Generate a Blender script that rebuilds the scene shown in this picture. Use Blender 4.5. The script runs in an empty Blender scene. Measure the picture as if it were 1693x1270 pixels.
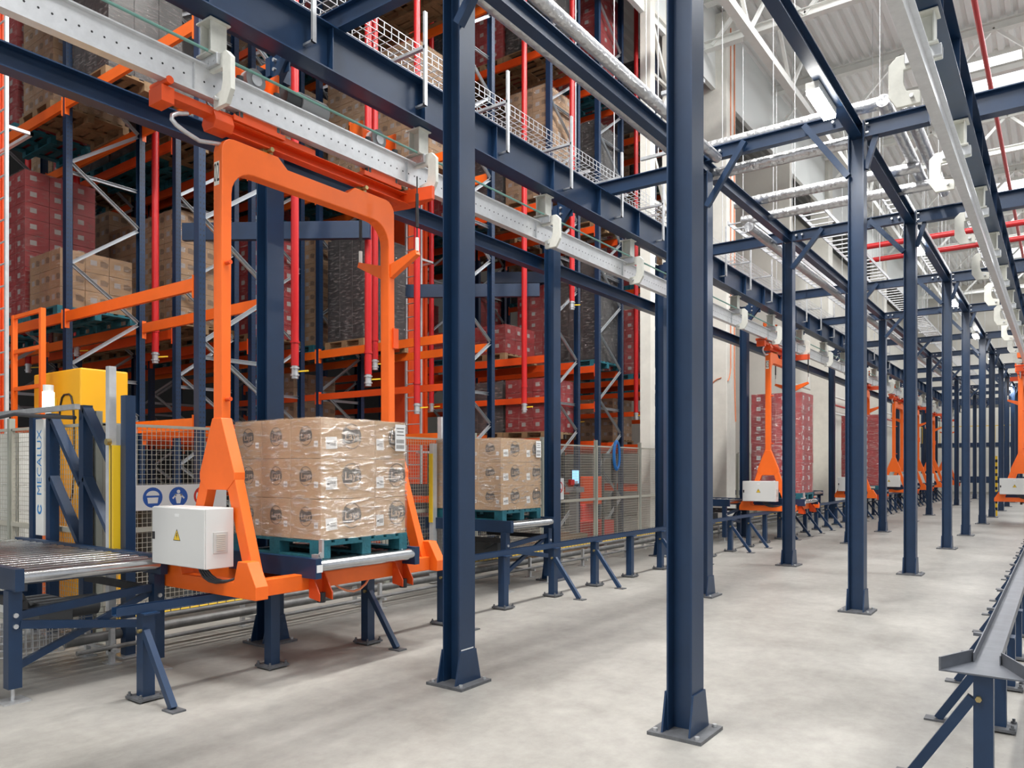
import bpy, math, random
from mathutils import Vector, Matrix
random.seed(7)
PI = math.pi
sc = bpy.context.scene
COL = sc.collection

# ------------------------------------------------------------ camera, world, light
cam_d = bpy.data.cameras.new('camera'); cam = bpy.data.objects.new('camera', cam_d); COL.objects.link(cam)
cam.location = (0, 0, 1.7); cam.rotation_euler = (PI/2, 0, math.radians(35.98))
cam_d.sensor_width = 36; cam_d.lens = 36*1255/1693; cam_d.shift_y = 138/1693; cam_d.clip_end = 200; cam_d.clip_start = .05
sc.camera = cam
wd = bpy.data.worlds.new('world'); sc.world = wd; wd.use_nodes = True
wd.node_tree.nodes['Background'].inputs[0].default_value = (.93, .96, 1, 1)
wd.node_tree.nodes['Background'].inputs[1].default_value = .60
vs = sc.view_settings; vs.view_transform = 'Standard'; vs.look = 'None'; vs.gamma = 1; vs.exposure = 0.42
sc.cycles.max_bounces = 6; sc.cycles.transparent_max_bounces = 12; sc.cycles.sample_clamp_indirect = 4
def area(name, loc, sx, sy, power, rot=(0, 0, 0), col=(1, .98, .95)):
    l = bpy.data.lights.new(name, 'AREA'); l.shape = 'RECTANGLE'; l.size = sx; l.size_y = sy; l.energy = power; l.color = col
    o = bpy.data.objects.new(name, l); COL.objects.link(o); o.location = loc; o.rotation_euler = rot
    return o
SKY = [(2.5, 5.1), (15.2, 17.8), (27.7, 30.3), (40.2, 42.8), (52.6, 55.2)]      # skylight strips (Y range)
for a, b in SKY: area('skylight_light', (1.5, (a+b)/2, 14.3), 10.5, 2.5, 900, col=(.97, .98, 1))
HIGH = [(-3.7, -5.0), (-3.7, 2.0), (-3.7, 8.0), (-3.7, 13.5)]           # high lamps added out of view for floor shadow bands and film highlights
for x, y in HIGH: area('added_high_light', (x, y, 13.2), .7, 2.4, 430, col=(1, .98, .94))

# ------------------------------------------------------------ materials
M = {}
def mat(name, col, rough=.5, metal=0., noise=0., nscale=6., bump=0., bscale=40., emit=None, alpha=None, spec=None, stretch=None, ncol=None):
    m = bpy.data.materials.new(name); m.use_nodes = True; nt = m.node_tree; b = nt.nodes['Principled BSDF']
    b.inputs['Base Color'].default_value = (*col, 1); b.inputs['Roughness'].default_value = rough; b.inputs['Metallic'].default_value = metal
    if spec is not None: b.inputs['Specular IOR Level'].default_value = spec
    tc = None
    def coord(st=None):
        nonlocal tc
        if tc is None: tc = nt.nodes.new('ShaderNodeTexCoord')
        mp = nt.nodes.new('ShaderNodeMapping'); nt.links.new(tc.outputs['Object'], mp.inputs[0])
        if st: mp.inputs['Scale'].default_value = st
        return mp
    if noise:
        n = nt.nodes.new('ShaderNodeTexNoise'); n.inputs['Scale'].default_value = nscale; n.inputs['Detail'].default_value = 6; n.inputs['Roughness'].default_value = .65
        nt.links.new(coord(stretch).outputs[0], n.inputs['Vector'])
        r = nt.nodes.new('ShaderNodeValToRGB'); r.color_ramp.elements[0].position = .3; r.color_ramp.elements[1].position = .7
        c0 = ncol if ncol else tuple(max(0, x*(1-noise)) for x in col); c1 = tuple(min(1, x*(1+noise*.6)) for x in col)
        r.color_ramp.elements[0].color = (*c0, 1); r.color_ramp.elements[1].color = (*c1, 1)
        nt.links.new(n.outputs['Fac'], r.inputs[0]); nt.links.new(r.outputs[0], b.inputs['Base Color'])
    if bump:
        n = nt.nodes.new('ShaderNodeTexNoise'); n.inputs['Scale'].default_value = bscale; n.inputs['Detail'].default_value = 3
        nt.links.new(coord(stretch).outputs[0], n.inputs['Vector'])
        bp = nt.nodes.new('ShaderNodeBump'); bp.inputs['Strength'].default_value = bump; bp.inputs['Distance'].default_value = .02
        nt.links.new(n.outputs['Fac'], bp.inputs['Height']); nt.links.new(bp.outputs[0], b.inputs['Normal'])
    if emit: b.inputs['Emission Color'].default_value = (*emit[0], 1); b.inputs['Emission Strength'].default_value = emit[1]
    if alpha is not None: b.inputs['Alpha'].default_value = alpha
    M[name] = m; return m
mat('blue', (.0075, .031, .082), .38, noise=.18, nscale=3)
mat('rackblue', (.006, .024, .066), .42, noise=.2, nscale=4)
mat('orange', (.90, .145, .010), .42, noise=.07, nscale=3)
mat('rackorange', (.74, .075, .006), .45, noise=.1, nscale=3)
mat('mastorange', (.70, .07, .012), .5, noise=.1, nscale=2)
mat('red', (.52, .015, .018), .35)
mat('galv', (.62, .63, .64), .38, metal=.75, noise=.16, nscale=14)
mat('alu', (.72, .73, .74), .35, metal=.55, noise=.1, nscale=10)
mat('steel', (.6, .61, .62), .22, metal=1., noise=.15, nscale=5)
mat('brace', (.42, .44, .46), .4, metal=.6)
mat('white', (.78, .78, .74), .55, noise=.06, nscale=3)
mat('cream', (.60, .57, .50), .5)
mat('bracketwhite', (.66, .66, .60), .45, noise=.12, nscale=9)
mat('fence', (.46, .44, .37), .5)
mat('fencepost', (.33, .34, .29), .5)
mat('platemetal', (.13, .135, .145), .5, metal=.3, noise=.3, nscale=20)
mat('duct', (.22, .22, .215), .5, metal=.4, noise=.3, nscale=8)
mat('trough', (.13, .14, .16), .42, metal=.35, noise=.25, nscale=6)
mat('yellow', (.80, .52, .02), .4)
mat('cabyellow', (.85, .42, .01), .45)
mat('black', (.012, .012, .014), .5)
mat('darkgrey', (.06, .065, .07), .5)
mat('grey', (.35, .36, .37), .5)
mat('box', (.66, .66, .64), .5)
mat('vent', (.50, .50, .48), .5)
mat('card', (.50, .33, .19), .7, noise=.08, nscale=3, stretch=(1, 1, 6))
mat('carddark', (.30, .19, .11), .75, noise=.15, nscale=3)
mat('redcard', (.42, .02, .026), .5, noise=.25, nscale=3)
mat('darkload', (.03, .03, .033), .3, noise=.4, nscale=6)
mat('paper', (.78, .78, .77), .6)
mat('rackcard_shaded', (.32, .20, .11), .7, noise=.12, nscale=3)  # brown card darkened, putting the racks' shade into the colour
mat('rackredcard_shaded', (.26, .012, .016), .5, noise=.25, nscale=3)  # darker copy of the red card, rack shade worked into its colour
mat('rackpaper_shaded', (.30, .28, .27), .6)  # label paper dimmed in colour as if shaded inside the racks
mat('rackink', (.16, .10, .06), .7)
mat('ink', (.10, .085, .075), .7)
mat('letter', (.55, .39, .26), .7)
mat('tealwood', (.012, .13, .17), .65, noise=.35, nscale=9, bump=.3)
mat('wood', (.24, .15, .075), .75, noise=.3, nscale=8)
mat('signblue', (.02, .10, .42), .5)
mat('signred', (.62, .03, .02), .5)
mat('teal_text', (.02, .22, .55), .5)
mat('foil', (.62, .62, .63), .28, metal=.85, bump=.9, bscale=14, noise=.1)
mat('cable', (.05, .05, .055), .5)
mat('cablegreen', (.16, .34, .29), .4)
mat('cableorange', (.72, .25, .12), .5)
mat('cableblue', (.01, .16, .5), .45)
mat('brass', (.42, .33, .15), .35, metal=.8)
mat('wall', (.72, .69, .62), .7, noise=.06, nscale=1)
mat('wall_shaded', (.06, .06, .06), .8)  # dark colour stands in for the shade deep behind the racks
mat('fascia', (.82, .84, .82), .6)
mat('concretecol', (.80, .78, .71), .75, noise=.08, nscale=3)
mat('deck', (.86, .86, .84), .55)
mat('lamp', (1, 1, 1), .5, emit=((1, .98, .95), 45))
mat('glow', (1, 1, 1), .5, emit=((.85, 1, .9), 5))
mat('skypane', (.9, .95, 1), .3, emit=((.92, .97, 1), 1.6))
mat('screen', (.1, .3, .5), .3, emit=((.3, .65, 1), 1.2))
mat('litdoor', (1, 1, .95), .4, emit=((1, .97, .85), 1.6))
mat('sprinkred', (.50, .012, .014), .35)
mat('plate', (.80, .77, .68), .5)
mat('mirrorbox', (.8, .8, .8), .4)

def film_mat(name, tint, base, rough, add):
    m = bpy.data.materials.new(name); m.use_nodes = True; nt = m.node_tree; nt.nodes.clear()
    out = nt.nodes.new('ShaderNodeOutputMaterial'); mx = nt.nodes.new('ShaderNodeMixShader')
    tr = nt.nodes.new('ShaderNodeBsdfTransparent'); tr.inputs[0].default_value = (*tint, 1)
    gl = nt.nodes.new('ShaderNodeBsdfPrincipled'); gl.inputs['Base Color'].default_value = (.92, .88, .84, 1); gl.inputs['Roughness'].default_value = rough; gl.inputs['Specular IOR Level'].default_value = 1.0; gl.inputs['Metallic'].default_value = .7
    tc = nt.nodes.new('ShaderNodeTexCoord'); mp = nt.nodes.new('ShaderNodeMapping'); mp.inputs['Scale'].default_value = (2, 2, 9); mp.inputs['Rotation'].default_value = (.12, .1, 0)
    nt.links.new(tc.outputs['Object'], mp.inputs[0])
    n = nt.nodes.new('ShaderNodeTexNoise'); n.inputs['Scale'].default_value = 4; n.inputs['Detail'].default_value = 5; n.inputs['Roughness'].default_value = .6; nt.links.new(mp.outputs[0], n.inputs['Vector'])
    bp = nt.nodes.new('ShaderNodeBump'); bp.inputs['Strength'].default_value = .9; bp.inputs['Distance'].default_value = .09
    nt.links.new(n.outputs['Fac'], bp.inputs['Height']); nt.links.new(bp.outputs[0], gl.inputs['Normal'])
    r = nt.nodes.new('ShaderNodeMapRange'); r.inputs[1].default_value = .50; r.inputs[2].default_value = .70; r.inputs[3].default_value = base; r.inputs[4].default_value = base+add
    nt.links.new(n.outputs['Fac'], r.inputs[0]); nt.links.new(r.outputs[0], mx.inputs[0])
    nt.links.new(tr.outputs[0], mx.inputs[1]); nt.links.new(gl.outputs[0], mx.inputs[2]); nt.links.new(mx.outputs[0], out.inputs[0])
    M[name] = m
film_mat('film', (.98, .97, .96), .10, .17, .62)
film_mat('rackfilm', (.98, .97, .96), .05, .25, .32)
film_mat('redfilm', (.98, .97, .97), .12, .12, .60)

# concrete floor
m = mat('floor', (.56, .54, .51), .42); nt = m.node_tree; b = nt.nodes['Principled BSDF']
tc = nt.nodes.new('ShaderNodeTexCoord')
def nz(scale, det, st=None):
    n = nt.nodes.new('ShaderNodeTexNoise'); n.inputs['Scale'].default_value = scale; n.inputs['Detail'].default_value = det; n.inputs['Roughness'].default_value = .7
    mp = nt.nodes.new('ShaderNodeMapping'); nt.links.new(tc.outputs['Object'], mp.inputs[0])
    if st: mp.inputs['Scale'].default_value = st
    nt.links.new(mp.outputs[0], n.inputs['Vector']); return n
n1 = nz(.55, 8); n2 = nz(9, 8, (1, .7, 1)); mixn = nt.nodes.new('ShaderNodeMath'); mixn.operation = 'MULTIPLY_ADD'; mixn.inputs[1].default_value = .45
nt.links.new(n2.outputs['Fac'], mixn.inputs[0]); nt.links.new(n1.outputs['Fac'], mixn.inputs[2])
r = nt.nodes.new('ShaderNodeValToRGB'); e = r.color_ramp.elements; e[0].position = .5; e[0].color = (.20, .19, .172, 1); e[1].position = .95; e[1].color = (.385, .37, .34, 1)
nt.links.new(mixn.outputs[0], r.inputs[0]); nt.links.new(r.outputs[0], b.inputs['Base Color'])
rr = nt.nodes.new('ShaderNodeMapRange'); rr.inputs[3].default_value = .34; rr.inputs[4].default_value = .6; nt.links.new(n1.outputs['Fac'], rr.inputs[0]); nt.links.new(rr.outputs[0], b.inputs['Roughness'])
n3 = nz(60, 2); bp = nt.nodes.new('ShaderNodeBump'); bp.inputs['Strength'].default_value = .12; bp.inputs['Distance'].default_value = .004; nt.links.new(n3.outputs['Fac'], bp.inputs['Height']); nt.links.new(bp.outputs[0], b.inputs['Normal'])

# ------------------------------------------------------------ mesh builder
class MB:
    def __init__(s): s.v = []; s.f = []; s.m = []; s.s = []
    def add(s, vs_, fs, m=0, smooth=False):
        o = len(s.v); s.v += [tuple(v) for v in vs_]
        for f in fs: s.f.append([o+i for i in f]); s.m.append(m); s.s.append(smooth)
        return s
    def box(s, x0, x1, y0, y1, z0, z1, m=0):
        return s.add([(x, y, z) for x in (x0, x1) for y in (y0, y1) for z in (z0, z1)],
              [(0, 1, 3, 2), (4, 6, 7, 5), (0, 4, 5, 1), (2, 3, 7, 6), (0, 2, 6, 4), (1, 5, 7, 3)], m)
    def cb(s, c, d, m=0):
        return s.box(c[0]-d[0]/2, c[0]+d[0]/2, c[1]-d[1]/2, c[1]+d[1]/2, c[2]-d[2]/2, c[2]+d[2]/2, m)
    def frame(s, p, q, up):
        d = (Vector(q)-Vector(p)).normalized(); u = Vector(up)
        if abs(d.dot(u)) > .98: u = Vector((0, 1, 0)) if abs(d.y) < .9 else Vector((1, 0, 0))
        a = d.cross(u).normalized(); b = a.cross(d).normalized(); return a, b
    def extr(s, prof, p, q, up=(0, 0, 1), m=0, smooth=False, caps=True):
        a, b = s.frame(p, q, up); n = len(prof); P = Vector(p); Q = Vector(q)
        vs_ = [P+a*x+b*y for x, y in prof]+[Q+a*x+b*y for x, y in prof]
        s.add(vs_, [(i, (i+1) % n, n+(i+1) % n, n+i) for i in range(n)], m, smooth)
        if caps: s.add(vs_, [tuple(range(n))[::-1], tuple(range(n, 2*n))], m)
        return s
    def bar(s, p, q, w, h, up=(0, 0, 1), m=0):
        return s.extr([(-w/2, -h/2), (w/2, -h/2), (w/2, h/2), (-w/2, h/2)], p, q, up, m)
    def tube(s, p, q, r, n=12, m=0):
        return s.extr([(r*math.cos(2*PI*i/n), r*math.sin(2*PI*i/n)) for i in range(n)], p, q, (0, 0, 1), m, True)
    def path(s, pts, r, n=8, m=0):
        pts = [Vector(p) for p in pts]; rings = []; a = None
        for i, p in enumerate(pts):
            d = (pts[min(i+1, len(pts)-1)]-pts[max(i-1, 0)]).normalized()
            if a is None: a, b = s.frame((0, 0, 0), d, (0, 0, 1))
            else: a = (a-d*a.dot(d)).normalized(); b = a.cross(d).normalized()
            rings.append([p+a*(r*math.cos(2*PI*k/n))+b*(r*math.sin(2*PI*k/n)) for k in range(n)])
        vs_ = [v for g in rings for v in g]; fs = []
        for i in range(len(pts)-1):
            for k in range(n): fs.append((i*n+k, i*n+(k+1) % n, (i+1)*n+(k+1) % n, (i+1)*n+k))
        s.add(vs_, fs, m, True); s.add(rings[0], [tuple(range(n))], m); s.add(rings[-1], [tuple(range(n))[::-1]], m)
        return s
    def poly(s, pts, axis, lo, hi, m=0):           # polygon in the plane across `axis`, extruded lo..hi
        def mk(a, b, t): return {'x': (t, a, b), 'y': (a, t, b), 'z': (a, b, t)}[axis]
        n = len(pts); vs_ = [mk(a, b, lo) for a, b in pts]+[mk(a, b, hi) for a, b in pts]
        return s.add(vs_, [(i, (i+1) % n, n+(i+1) % n, n+i) for i in range(n)]+[tuple(range(n))[::-1], tuple(range(n, 2*n))], m)
    def mesh(s, tm, mtx, m=0):
        return s.add([mtx @ Vector(v) for v in tm[0]], tm[1], m)
    def build(s, name, mats, parent=None, loc=(0, 0, 0), bevel=0):
        me = bpy.data.meshes.new(name); me.from_pydata(s.v, [], s.f)
        if isinstance(mats, str): mats = [mats]
        for k in mats: me.materials.append(M[k])
        me.polygons.foreach_set('material_index', s.m); me.polygons.foreach_set('use_smooth', s.s); me.update()
        import bmesh
        bm = bmesh.new(); bm.from_mesh(me); bmesh.ops.recalc_face_normals(bm, faces=bm.faces); bm.to_mesh(me); bm.free()
        o = bpy.data.objects.new(name, me); COL.objects.link(o); o.location = loc
        if parent: o.parent = parent
        if bevel:
            md = o.modifiers.new('bevel', 'BEVEL'); md.width = bevel; md.segments = 2; md.limit_method = 'ANGLE'; md.angle_limit = .7
        return o
def I_(w, h, tf=.012, tw=.008): return [(-w/2, -h/2), (w/2, -h/2), (w/2, -h/2+tf), (tw/2, -h/2+tf), (tw/2, h/2-tf), (w/2, h/2-tf), (w/2, h/2), (-w/2, h/2), (-w/2, h/2-tf), (-tw/2, h/2-tf), (-tw/2, -h/2+tf), (-w/2, -h/2+tf)]
def C_(w, h, t=.006): return [(-w/2, -h/2), (w/2, -h/2), (w/2, -h/2+t), (-w/2+t, -h/2+t), (-w/2+t, h/2-t), (w/2, h/2-t), (w/2, h/2), (-w/2, h/2)]
def U_(w, h, t=.006): return [(-w/2, -h/2), (w/2, -h/2), (w/2, h/2), (w/2-t, h/2), (w/2-t, -h/2+t), (-w/2+t, -h/2+t), (-w/2+t, h/2), (-w/2, h/2)]
def L_(w, t=.008): return [(0, 0), (w, 0), (w, t), (t, t), (t, w), (0, w)]

def tag(o, label=None, cat=None, group=None, kind=None):
    if label: o['label'] = label
    if cat: o['category'] = cat
    if group: o['group'] = group
    if kind: o['kind'] = kind
    return o
def thing(name, label, cat, loc=(0, 0, 0), group=None, rz=0):
    o = bpy.data.objects.new(name, None); o.empty_display_size = .1; COL.objects.link(o); o.location = loc; o.rotation_euler = (0, 0, rz)
    return tag(o, label, cat, group)
def struct(o): o['kind'] = 'structure'; return o


def copy_tree(o, label=None, loc=None, parent=None, rz=None):
    ch = list(o.children); c = o.copy(); COL.objects.link(c)
    if parent: c.parent = parent
    if label: c['label'] = label
    if loc is not None: c.location = loc
    if rz is not None: c.rotation_euler = (0, 0, rz)
    for k in ch: copy_tree(k, parent=c)
    return c
ORD = ['nearest', 'second', 'third', 'fourth', 'fifth', 'sixth', 'seventh', 'eighth', 'ninth', 'tenth', 'eleventh', 'twelfth', 'thirteenth', 'fourteenth', 'fifteenth', 'sixteenth', 'seventeenth', 'eighteenth', 'nineteenth', 'twentieth', 'twenty-first', 'twenty-second', 'twenty-third', 'twenty-fourth', 'twenty-fifth', 'twenty-sixth', 'twenty-seventh', 'twenty-eighth', 'twenty-ninth', 'thirtieth', 'thirty-first', 'thirty-second', 'thirty-third', 'thirty-fourth', 'thirty-fifth', 'thirty-sixth', 'thirty-seventh', 'thirty-eighth', 'thirty-ninth', 'fortieth']
def nth(i, what='from the camera'): return 'nearest the camera' if i == 0 else ORD[i]+' nearest the camera'
def text(body, size=1.0, shear=0.):
    cu = bpy.data.curves.new('lettering', 'FONT'); cu.body = body; cu.size = size; cu.align_x = 'CENTER'; cu.align_y = 'CENTER'; cu.shear = shear; cu.resolution_u = 3
    ob = bpy.data.objects.new('lettering', cu); COL.objects.link(ob); bpy.context.view_layer.update()
    me = bpy.data.meshes.new_from_object(ob.evaluated_get(bpy.context.evaluated_depsgraph_get()))
    r = ([tuple(v.co) for v in me.vertices], [tuple(p.vertices) for p in me.polygons])
    bpy.data.objects.remove(ob); bpy.data.curves.remove(cu); bpy.data.meshes.remove(me); return r
def facing(axis, loc, roll=0):
    """matrix placing flat lettering (x right, y up) upright on a face; axis '-y' or '+x' is the face's outward side"""
    if axis == '-y': R = Matrix(((1, 0, 0), (0, 0, -1), (0, 1, 0)))
    elif axis == '+x': R = Matrix(((0, 0, 1), (1, 0, 0), (0, 1, 0)))
    return Matrix.Translation(loc) @ R.to_4x4() @ Matrix.Rotation(roll, 4, 'Z')

FR = [4.6, 9.65, 13.5, 18.2, 22.0, 26.8, 30.6, 35.3, 39.2, 43.9, 47.8, 52.5]        # frame lines along the hall
R0, R1, R2, RR = -6.25, -3.857, -1.965, -.85
TRK = -5.45

# ------------------------------------------------------------ the shell
struct(MB().box(-26, 14, -8, 64, -.1, 0).build('floor', 'floor'))
struct(MB().box(-26.2, -26, -8, 64, 0, 14.6).build('wall_left', 'wall_shaded'))
struct(MB().box(-26, 14, 62, 62.2, 0, 14.6).build('wall_back', 'wall'))
struct(MB().box(-26, -7.4, 26.0, 26.2, 0, 12.3).build('wall_rack_end', 'wall'))
struct(MB().box(-8.0, -7.88, -8, 62, 12.3, 14.5).build('trim_1', 'fascia'))
# roof deck, ribs run along the hall
def deck(x0, x1, y0, y1, z):
    mb = MB(); x = x0; pts = []
    while x < x1-.01:
        pts += [(x, z), (x+.13, z), (x+.17, z+.09), (x+.26, z+.09), (x+.30, z)]; x += .30
    n = len(pts); vs_ = [(a, y0, b) for a, b in pts]+[(a, y1, b) for a, b in pts]
    mb.add(vs_, [(i, i+1, n+i+1, n+i) for i in range(n-1)])
    mb.box(x0, x1, y0, y1, z+.1, z+.14); return mb
struct(deck(-26, -3.7, -8, 62, 14.5).build('ceiling', 'deck'))
ys = [-8]+[t for p in SKY for t in p]+[62]
for i in range(0, len(ys), 2):
    struct(deck(-3.7, 10, ys[i], ys[i+1], 14.5).build('ceiling', 'deck'))
for i, (a, b) in enumerate(SKY):
    w = struct(MB().box(-3.7, 10, a, b, 14.56, 14.6).build(f'window_{i+1}', 'skypane'))
    mb = MB()
    for x in range(-3, 10, 2): mb.box(x-.03, x+.03, a, b, 14.46, 14.55)
    mb.box(-3.7, 10, a-.04, a+.04, 14.4, 14.6).box(-3.7, 10, b-.04, b+.04, 14.4, 14.6)
    mb.build('window_frame', 'white', w)
# white roof girders across the hall
k = 0
for i, y in enumerate([7.5, 13.4, 19.6, 25.6, 32.2, 38.2, 44.6, 50.6, 57]):
    t = thing('roof_girder', f'white steel lattice roof girder across the hall, {nth(i)}', 'girder', (0, y, 13), 'white roof girders')
    MB().extr(I_(.25, .26), (-7.8, 0, 1.25), (10, 0, 1.25)).build('top_chord', 'white', t)
    MB().extr(I_(.22, .22), (-7.8, 0, 0), (10, 0, 0)).build('bottom_chord', 'white', t)
    mb = MB(); x = -7.6; up = True
    while x < 9: mb.bar((x, 0, 0 if up else 1.25), (x+1.2, 0, 1.25 if up else 0), .09, .09); x += 1.2; up = not up
    mb.build('lattice', 'white', t)
t = thing('longitudinal_truss', 'white roof truss running along the hall above the racks', 'truss', (-6.0, -6, 12.0))
MB().bar((0, 0, 0), (0, 67, 0), .2, .2).build('bottom_chord', 'white', t)
MB().bar((0, 0, 1.9), (0, 67, 1.9), .2, .2).build('top_chord', 'white', t)
mb = MB(); y = 0; up = True
while y < 66: mb.bar((0, y, 0 if up else 1.9), (0, y+1.7, 1.9 if up else 0), .08, .08); y += 1.7; up = not up
mb.build('lattice', 'white', t)

# ------------------------------------------------------------ blue portal columns
def make_column(label, x, y, top):
    t = thing('steel_column', label, 'column', (x, y, 0))
    MB().extr(I_(.19, .171, .011, .008), (0, 0, .02), (0, 0, top), (1, 0, 0)).build('shaft', 'blue', t)
    bp_ = MB().box(-.18, .18, -.185, .185, 0, .022).build('base_plate', 'platemetal', t)
    mb = MB()
    for a in (-.14, .14):
        for b_ in (-.145, .145): mb.tube((a, b_, .02), (a, b_, .04), .016, 6)
    mb.build('anchor_bolt', 'galv', bp_)
    for s_ in (-1, 1):
        MB().poly([(-.155, .022), (.155, .022), (.096, .27), (-.096, .27)], 'x', s_*.0856, s_*.098).build('gusset', 'blue', t)
    return t
ROWN = {R0: 'beside the mesh fence', R1: 'in the middle row of the aisle', R2: 'in the row beside the bare aisle'}
for rx, grp in ((R0, 'columns beside the fence'), (R1, 'columns in the middle row'), (R2, 'columns in the aisle-side row')):
    proto = None; root_mid = None
    for i, y in enumerate(FR):
        lab = f'dark blue steel column {ROWN[rx]}, {nth(i)}'
        if proto is None: proto = make_column(lab, rx, y, 5.6 if rx != R2 else 5.75); proto['group'] = grp
        if proto is not None and i == 0 and rx == R0:
            hb = MB().box(.10, .16, -.12, .12, 5.42, 5.60).box(.09, .10, -.12, .12, 5.05, 5.60).box(.16, .42, -.10, -.09, 5.40, 5.60).build('head_bracket', 'blue', proto)
            mb = MB()
            for zz in (5.46, 5.55):
                for xx in (.22, .34): mb.tube((xx, -.10, zz), (xx, -.13, zz), .018, 8)
            mb.build('bolt', 'galv', hb)
        if i: copy_tree(proto, lab, (rx, y, 0))
near_mid = [o for o in bpy.data.objects if o.name.startswith('steel_column') and o['label'] == 'dark blue steel column in the middle row of the aisle, nearest the camera'][0]
MB().poly([(-.075, .275), (.075, .275), (.075, .285), (-.075, .285)], 'x', .0856, .0866).build('chalk_mark', 'paper', near_mid)

# cross beams, arms, knee braces
for i, y in enumerate(FR):
    hi = .13 if i == 1 else 0
    t = thing('tie_beam', f'dark blue cross beam joining two column rows overhead, {nth(i)}', 'beam', (0, y, 0), 'cross beams between column rows')
    MB().extr(I_(.1, .17), (R1, 0, 5.695+hi), (R2-.02, 0, 5.695+hi)).build('beam', 'blue', t)
    mb = MB()
    for xx in (R1+.14, R1+.24, R2-.26, R2-.16): mb.tube((xx, -.02, 5.695+hi), (xx, -.075, 5.695+hi), .018, 6)
    mb.build('bolt', 'galv', t)
    for sx, x0 in ((1, R1+.08), (-1, R2-.08)):
        MB().extr(C_(.07, .07), (x0, -.1, 5.12), (x0+sx*.5, -.1, 5.72+hi), (0, 1, 0)).build('knee_brace', 'blue', t)
    t = thing('cantilever_arm', f'dark blue beam carrying the left track, {nth(i)}', 'beam', (0, y, 0), 'arms over the left track')
    MB().extr(I_(.1, .19), (R0+.09, 0, 5.705), (R1-.08, 0, 5.705)).build('beam', 'blue', t)
    MB().extr(C_(.07, .07), (R0+.08, -.1, 5.15), (R0+.5, -.1, 5.65), (0, 1, 0)).build('knee_brace', 'blue', t)
    if i < 12:
        t = thing('stub_arm', f'short dark blue arm sticking out beside the right track, {nth(i)}', 'beam', (0, y, 0), 'short arms beside the right track')
        MB().extr(I_(.13, .2), (R2+.09, 0, 5.66), (R2+.75, 0, 5.66)).build('beam', 'blue', t)
        MB().box(R2+.745, R2+.755, -.065, .065, 5.56, 5.76).build('end_plate', 'blue', t)
        mb = MB()
        for dz in (-.05, .05):
            for dy in (-.05, .05): mb.tube((R2+.1, dy, 5.66+dz), (R2+.13, dy, 5.66+dz), .014, 6)
        mb.build('bolt', 'galv', t)
        MB().extr(C_(.06, .06), (R2+.09, 0, 5.2), (R2+.2, 0, 5.56), (0, 1, 0)).build('knee_brace', 'blue', t)
    tag(MB().extr(I_(.16, .27), (RR-.25, 0, 5.84), (8, 0, 5.84)).build('right_cross_beam', 'blue', None, (0, y+.55, 0)), f'deep dark blue cross beam over the right track, {nth(i)}', 'beam', 'beams over the right track')
# long beams
def longbeam(name, label, x, z, w, h, y0, y1, prof=I_, stiff=0, mt='blue'):
    t = thing(name, label, 'beam', (x, 0, z))
    MB().extr(prof(w, h), (0, y0, 0), (0, y1, 0)).build('beam', mt, t)
    if stiff:
        mb = MB(); y = y0+.5
        while y < y1: mb.box(-w/2+.01, w/2-.01, y-.005, y+.005, -h/2+.01, h/2-.01); y += stiff
        mb.build('stiffener', mt, t)
    return t
longbeam('track_beam', 'deep dark blue main beam the left carrier track hangs from', -5.3, 5.4, .18, .41, -2, 56, stiff=1.2)
longbeam('track_beam', 'deep dark blue main beam above the right carrier track', RR, 5.47, .18, .41, -2, 58, stiff=1.2)
longbeam('row_beam', 'dark blue lengthwise beam between two silver pipes overhead', R1, 5.69, .12, .17, -2, 56)
longbeam('row_beam', 'dark blue lengthwise beam on the aisle-side column row', R2, 5.66, .12, .17, -2, 56)
longbeam('row_beam', 'dark blue lengthwise beam on top of the fence-side columns', R0, 5.85, .12, .19, -2, 56)
longbeam('guard_beam', 'lower dark blue lengthwise beam behind the left carrier track', -6.42, 4.77, .14, .19, -2, 56)

# ------------------------------------------------------------ overhead rails with brackets
def bracket(x, y, sx, label, grp):
    t = thing('rail_bracket', label, 'bracket', (x, y, 0), grp)
    zt = 5.19 if sx > 0 else 5.26
    mb = MB(); mb.box(-.10, .10, -.09, .09, zt-.015, zt).box(-.10, .10, -.09, .09, zt-.27, zt-.255)
    mb.box(-.07, .07, -.006, .006, zt-.26, zt-.01).box(-.075, -.06, -.07, .07, zt-.26, zt-.01).box(.06, .075, -.07, .07, zt-.26, zt-.01)
    mb.build('spacer', 'bracketwhite', t, bevel=.004)
    MB().tube((-.03*sx, -.02, zt), (-.03*sx, -.02, zt+.12), .014, 8).build('threaded_rod', 'galv', t)
    MB().box(-.14, .12, -.05, .05, zt-.36, zt-.27).build('clamp', 'galv', t, bevel=.006)
    o = sx
    # hook plate: goes out, down and back to the rail
    P = [(-.12*o, zt-.27), (.20*o, zt-.27), (.26*o, zt-.33), (.26*o, zt-.58), (.20*o, zt-.68), (.03*o, zt-.68), (.03*o, zt-.58), (.13*o, zt-.56), (.15*o, zt-.5), (.15*o, zt-.39), (-.12*o, zt-.37)]
    MB().poly(P, 'y', -.02, .02).build('hook_plate', 'bracketwhite', t, bevel=.004)
    mb = MB()
    for a, zz in ((0, zt-.32), (.08, zt-.32), (.09, zt-.62)): mb.tube((a*o, -.02, zz), (a*o, -.055, zz), .016, 6)
    mb.build('bolt', 'galv', t)
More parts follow.
